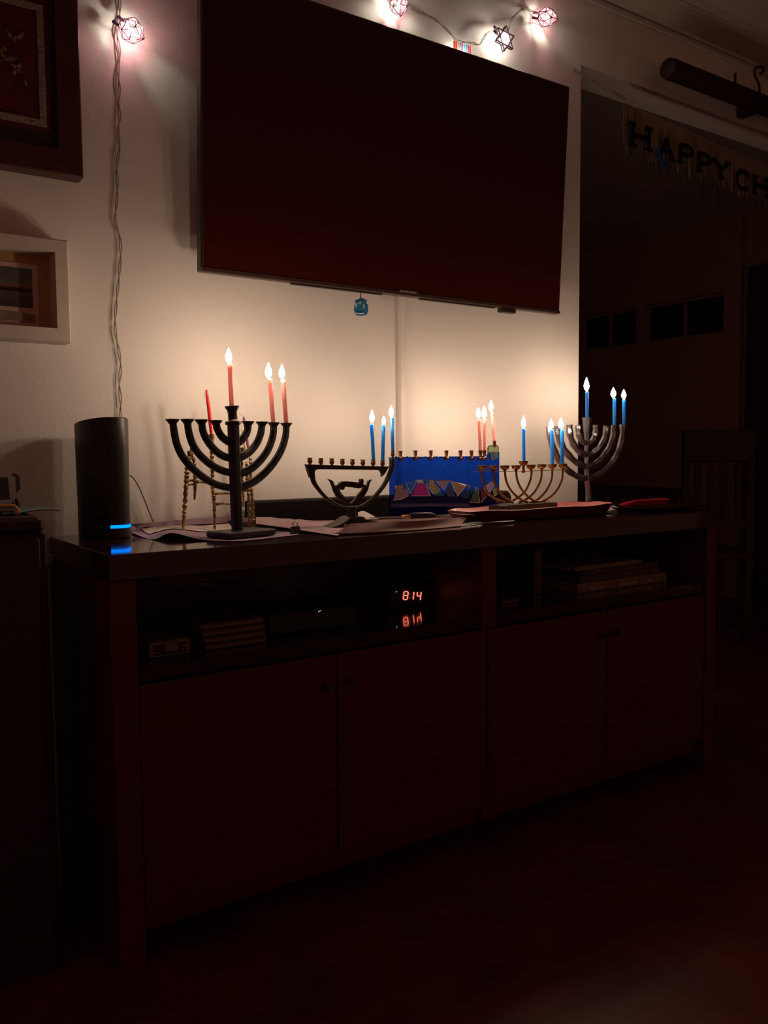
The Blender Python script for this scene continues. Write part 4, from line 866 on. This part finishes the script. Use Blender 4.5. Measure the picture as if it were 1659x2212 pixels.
# crumpled black wrapper under the platter with light edges
netF = [[(995,1137,.001),(1050,1131,.001),(1110,1127,.001),(1180,1122,.001),(1250,1115,.001),(1335,1108,.001)],
        [(1000,1131,.006),(1050,1125,.007),(1110,1121,.004),(1180,1118,.003),(1250,1111,.004),(1330,1103,.006)],
        [(1012,1127,.006),(1060,1122,.006),(1115,1118,.003),(1180,1114,.002),(1250,1108,.003),(1325,1100,.006)]]
sheet(netF, BLACKP, 'crumpled glossy black wrapper along front edge under pink platter', 'black_wrapper', catg='wrapper')
netG = [[(994,1136.5,.0025),(1020,1133,.006),(1060,1129,.007),(1110,1125.5,.005)], [(1000,1134.5,.005),(1024,1130.2,.009),(1062,1127,.009),(1112,1124,.006)]]
sheet(netG, PAPERW, 'narrow white paper edge poking out beside the black booklet')
netH = [[(1290,1110,.002),(1310,1107,.003),(1330,1103,.004),(1342,1098,.006)], [(1288,1106,.006),(1308,1100,.010),(1326,1096,.011),(1340,1094,.011)], [(1300,1100,.010),(1314,1095,.014),(1328,1092,.015),(1342,1092,.012)]]
sheet(netH, PAPERW, 'crumpled white tissue at right end of the pink platter', 'tissue', catg='tissue')
# red utility lighter
Pr = Plane((0, -.30, 0)); kr = Pr.m(1390, 1085)
t = thing('utility_lighter', Pr.pt(1380, 1092), 'red-handled long-nosed lighter resting on dark tray at right', 'lighter')
MB().tube(cat([Pr.pt(x, y) for x, y in ((1337,1093),(1350,1091),(1365,1086),(1380,1083),(1410,1081),(1443,1079.5))], 4), resamp([3.5*kr,6*kr,4.6*kr,3.4*kr,4*kr,3.8*kr], 21), 10, ref=(0,-1,0)).build('handle', REDP, t, True)
MB().tube(cat([Pr.pt(x, y) for x, y in ((1366,1090),(1390,1089),(1420,1088),(1440,1085),(1443,1080))], 4), 1.9*kr, 8).build('handle_guard', REDP, t, True)
MB().tube([Pr.pt(x, y) for x, y in ((1326,1091),(1331,1091),(1339,1093))], [1.6*kr, 3*kr, 3.6*kr], 10).build('neck', BLACKP, t, True)
MB().tube([Pr.pt(1303, 1093), Pr.pt(1328, 1091)], 1.4*kr, 8).build('nozzle', STEEL, t, True)
# dark leaf-shaped tray
t0, t1 = at(1338, 1094, -.31), at(1532, 1087, -.31); ctr = V(((t0.x+t1.x)/2, -.31, ZT+.001)); ha = (t1.x-t0.x)/2; hh = (t0.z+t1.z)/2 - ctr.z
prof = [(.62,0),(.75,.002),(.98,hh-.002),(1,hh),(.985,hh),(.76,.005),(.3,.004)]
vs = []; n_ = 36
for s_, h in prof:
    for i in range(n_):
        a_ = 2*math.pi*i/n_; c_, q_ = math.cos(a_), math.sin(a_); vs.append(ctr + V((c_*ha*s_, q_*.095*s_*(1-.35*c_), h)))
fs = [tuple(range(n_-1, -1, -1)), tuple(range((len(prof)-1)*n_, len(prof)*n_))]
for i in range(len(prof)-1):
    for j in range(n_): q = (j+1) % n_; fs.append((i*n_+j, i*n_+q, (i+1)*n_+q, (i+1)*n_+j))
o = MB().add(vs, fs).build('dark_tray', TOPWOOD, None, True, loc=ctr); tag(o, 'shallow dark glossy leaf-shaped tray at right end of stand', 'tray')
# red cloth behind the platter
pr = at(1250, 1083, -.09)
rows = [[V((pr.x + u*.05, -.13 + v*.08, ZT + .012 + (pr.z-ZT-.012)*(1-abs(u)**1.5)*(1-.5*abs(v-.5)) if abs(u) < 1 else ZT+.001)) for u in [i/6-1 for i in range(13)]] for v in (0, .25, .5, .75, 1)]
mb = MB(); mb.grid(rows); o = mb.build('red_napkin', mat('red_cloth_napkin', (.5,.02,.03), .8), None, True, loc=(pr.x, -.09, ZT)); tag(o, 'folded red napkin just behind the pink platter at wall edge', 'napkin')
# ================================================================== BANNER, ROD, FAR ROOM
YBN = -.03
bn = thing('happy_banner', at(1242, 152, YBN), 'fringed banner with dark HAPPY lettering hanging across the opening', 'banner')
kb = lambda x: (at(x, 250, YBN)-CP) @ CW/F
SAT = tint('clear_tape', (.75, .66, .55), .25, .2, .5, (.7, .62, .5))
p0, p1 = at(1237, 150, YBN+.02), at(1350, 213, YBN)
pts = [p0.lerp(p1, i/14) for i in range(15)]
rows = []
for i, p in enumerate(pts):
    tw = .35*math.sin(i*.55)*min(1, i/3); h = .0165*(1 + .15*math.sin(i)); d = V((0, math.sin(tw), math.cos(tw)))
    rows.append([p + d*h*.5, p - d*h*.5])
mb = MB(); mb.grid(rows); mb.build('twisted_end', SAT, bn, fix=False)
# top string from the end of the twist along the opening
TOPL = [(1350, 222), (1400, 246), (1460, 272), (1520, 300), (1590, 330), (1660, 357), (1730, 388), (1830, 428), (1930, 462), (2060, 505)]
tl = cat([at(x, y, YBN) for x, y in TOPL], 8)
MB().tube(tl, .0012, 6).build('hanging_string', WIRE, bn)
FRP = tint('pale_fringe', (.6, .5, .4), .05, .4, .85, (.62, .50, .34)); FRD = mat('dark_foil_fringe', (.008, .004, .004), .6, spec=.1)
pale = MB(); dark = MB(); rnd = random.Random(11); n_ = len(tl)
def topat(u):
    t = u*(n_-1); i = min(int(t), n_-2); return tl[i].lerp(tl[i+1], t-i)
xs0, xs1 = tl[0].x, tl[-1].x
for i in range(300):
    u = (i+.5)/300; p = topat(u); w_ = .0048
    L = .145 + rnd.uniform(-.035, .015)
    if rnd.random() < .80:
        pale.box((p.x-w_*.5, p.y+.006, p.z-L), (p.x+w_*.5, p.y+.0066, p.z))
    if rnd.random() < .55:
        L2 = L*rnd.uniform(.9, 1.5); t0_ = rnd.uniform(.03, .07)
        dark.add([V((p.x-.0012, p.y+.004, p.z-L2)), V((p.x+.0014, p.y+.004, p.z-L2)), V((p.x+.001, p.y+.004, p.z-t0_)), V((p.x-.0002, p.y+.004, p.z-t0_+.016))], [(0, 1, 2, 3)])
tag(pale.build('pale_fringe', FRP, bn, fix=False), kind='stuff'); tag(dark.build('dark_fringe', FRD, bn, fix=False), kind='stuff')
GLY = {'H': [((0,0),(0,1)),((1,0),(1,1)),((0,.5),(1,.5))], 'A': [((0,0),(.5,1)),((1,0),(.5,1)),((.22,.38),(.78,.38))], 'P': [((.05,0),(.05,1)),((.05,1),(.7,1)),((.7,1),(1,.85)),((1,.85),(1,.65)),((1,.65),(.7,.48)),((.7,.48),(.05,.48))],
 'Y': [((0,1),(.5,.5)),((1,1),(.5,.5)),((.5,.5),(.5,0))], 'C': [((1,.78),(.75,1)),((.75,1),(.3,1)),((.3,1),(0,.75)),((0,.75),(0,.25)),((0,.25),(.3,0)),((.3,0),(.75,0)),((.75,0),(1,.22))],
 'N': [((0,0),(0,1)),((0,1),(1,0)),((1,0),(1,1))], 'U': [((0,1),(0,.25)),((0,.25),(.3,0)),((.3,0),(.7,0)),((.7,0),(1,.25)),((1,.25),(1,1))], 'K': [((0,0),(0,1)),((0,.45),(1,1)),((.3,.6),(1,0))]}
SER = {'H': [(0,0),(0,1),(1,0),(1,1)], 'A': [(0,0),(1,0)], 'P': [(.05,0)], 'Y': [(.5,0),(0,1),(1,1)], 'C': [], 'N': [(0,0),(0,1),(1,1)], 'U': [(0,1),(1,1)], 'K': [(0,0),(0,1),(1,1),(1,0)]}
LT = mat('dark_foil_letter', (.008, .003, .003), .7, spec=.1)
def letter(ch_, x0, x1, yt_, yb_):
    a_ = at(x0, yb_, YBN-.004); b_ = at(x1, yb_, YBN-.004); t_ = at(x0, yt_, YBN-.004); Wd = b_.x-a_.x; H_ = t_.z-a_.z; mb = MB(); s_ = .17*Wd
    q = lambda u, v: V((a_.x + Wd*(.12+.76*u), a_.y, a_.z + H_*(.05+.9*v)))
    for (u0, v0), (u1, v1) in GLY[ch_]: mb.tube([q(u0, v0), q(u1, v1)], s_*.62, 4, ref=(0,-1,0), ro=.0012, ph=.5)
    for u, v in SER[ch_]: mb.box(q(u, v) + V((-s_*1.05, -.0008, -s_*.3)), q(u, v) + V((s_*1.05, .0008, s_*.3)))
    mb.build('letter', LT, bn)
slots = [('H',1361,1408,262,314),('A',1421,1458,290,340),('P',1464,1500,307,350),('P',1505,1538,326,369),('Y',1540,1577,341,381),('C',1588,1622,363,405),('H',1627,1662,377,418)]
for s_ in slots: letter(*s_)
MB().prism([at(x, y, YBN-.006) for x, y in ((1412,315),(1424,322),(1438,358),(1430,363))], (0, .001, 0)).build('blue_streamer', mat('blue_foil', (.01, .07, .35), .4), bn)
# rod on the header
ra = at(1442, 147, -.085); rod = thing('hanging_rod', V((ra.x, -.085, ra.z)), 'thick dark wooden rod with curled hook mounted above the opening', 'rod')
RODM = mat('very_dark_wood', (.03, .008, .006), .6, spec=.3)
kk = (ra-CP) @ CW/F
MB().tube([V((ra.x+x, -.085, ra.z)) for x in (-.003, 0, .004, 1.8)], [.026, .033, .0345, .0345], 24).build('rod_pole', RODM, rod, True)
MB().tube([V((ra.x+x, -.085, ra.z)) for x in (.020, .024, .028)], [.0345, .036, .0345], 24).build('rod_ring', RODM, rod, True)
for x in (.55, 1.4): MB().bbox((ra.x+x-.02, -.06, ra.z-.03), (ra.x+x+.02, 0, ra.z+.03), .004).build('bracket', RODM, rod)
p = at(1588, 176, -.085); MB().tube([V((p.x, -.085, p.z-.01)), V((p.x, -.085, at(1588, 158, -.085).z))], .0045, 8).build('peg', RODM, rod, True)
hk = [(1641,200),(1640,185),(1635,172),(1630,160),(1632,148),(1640,144),(1648,147),(1648,156),(1642,159)]
MB().tube(cat([at(x, y, -.085) for x, y in hk], 5), .0042, 8).build('curled_hook', RODM, rod, True)
MB().tube(cat([at(x, y, -.118) for x, y in ((1598,215),(1610,228),(1630,232),(1648,226),(1659,212))], 5), .004, 8).build('lower_hook', RODM, rod, True)
# dining chair and table in the far room
CH = mat('far_chair_wood', (.035, .014, .010), .5)
cpos = far(1551, 1000, 4.4); ang = math.atan2(CR.y, CR.x); Mc = Matrix.Translation((cpos.x, cpos.y, 0)) @ Matrix.Rotation(ang, 4, 'Z')
chn = thing('dining_chair', (cpos.x, cpos.y, 0), 'dark slat-backed dining chair in the unlit room at right', 'chair')
ztp = far(1551, 928, 4.4).z; hw_ = .165
for s_ in (-1, 1):
    MB().box((s_*hw_-.018, -.018, 0), (s_*hw_+.018, .018, ztp-.01), Mc).build('rear_leg', CH, chn)
    MB().box((s_*hw_-.018, .36, 0), (s_*hw_+.018, .396, .44), Mc).build('front_leg', CH, chn)
MB().bbox((-hw_-.02, -.015, .44), (hw_+.02, .41, .475), .006, Mc).build('seat', CH, chn)
zr = far(1551, 998, 4.4).z
MB().bbox((-hw_-.018, -.02, zr), (hw_+.018, .012, ztp), .006, Mc).build('top_rail', CH, chn)
MB().box((-hw_, -.014, .60), (hw_, .010, .64), Mc).build('lower_rail', CH, chn)
for i in range(4): x = -.105+i*.07; MB().box((x-.014, -.01, .64), (x+.014, .006, zr), Mc).build('slat', CH, chn)
dt = thing('dining_table', (4.2, 1.9, 0), 'dark dining table in the unlit far room', 'table')
MB().bbox((3.4, 1.4, .72), (4.75, 2.5, .76), .006).build('table_top', CH, dt)
for x in (3.46, 4.66):
    for y in (1.46, 2.4): MB().box((x, y, 0), (x+.06, y+.06, .72)).build('leg', CH, dt)
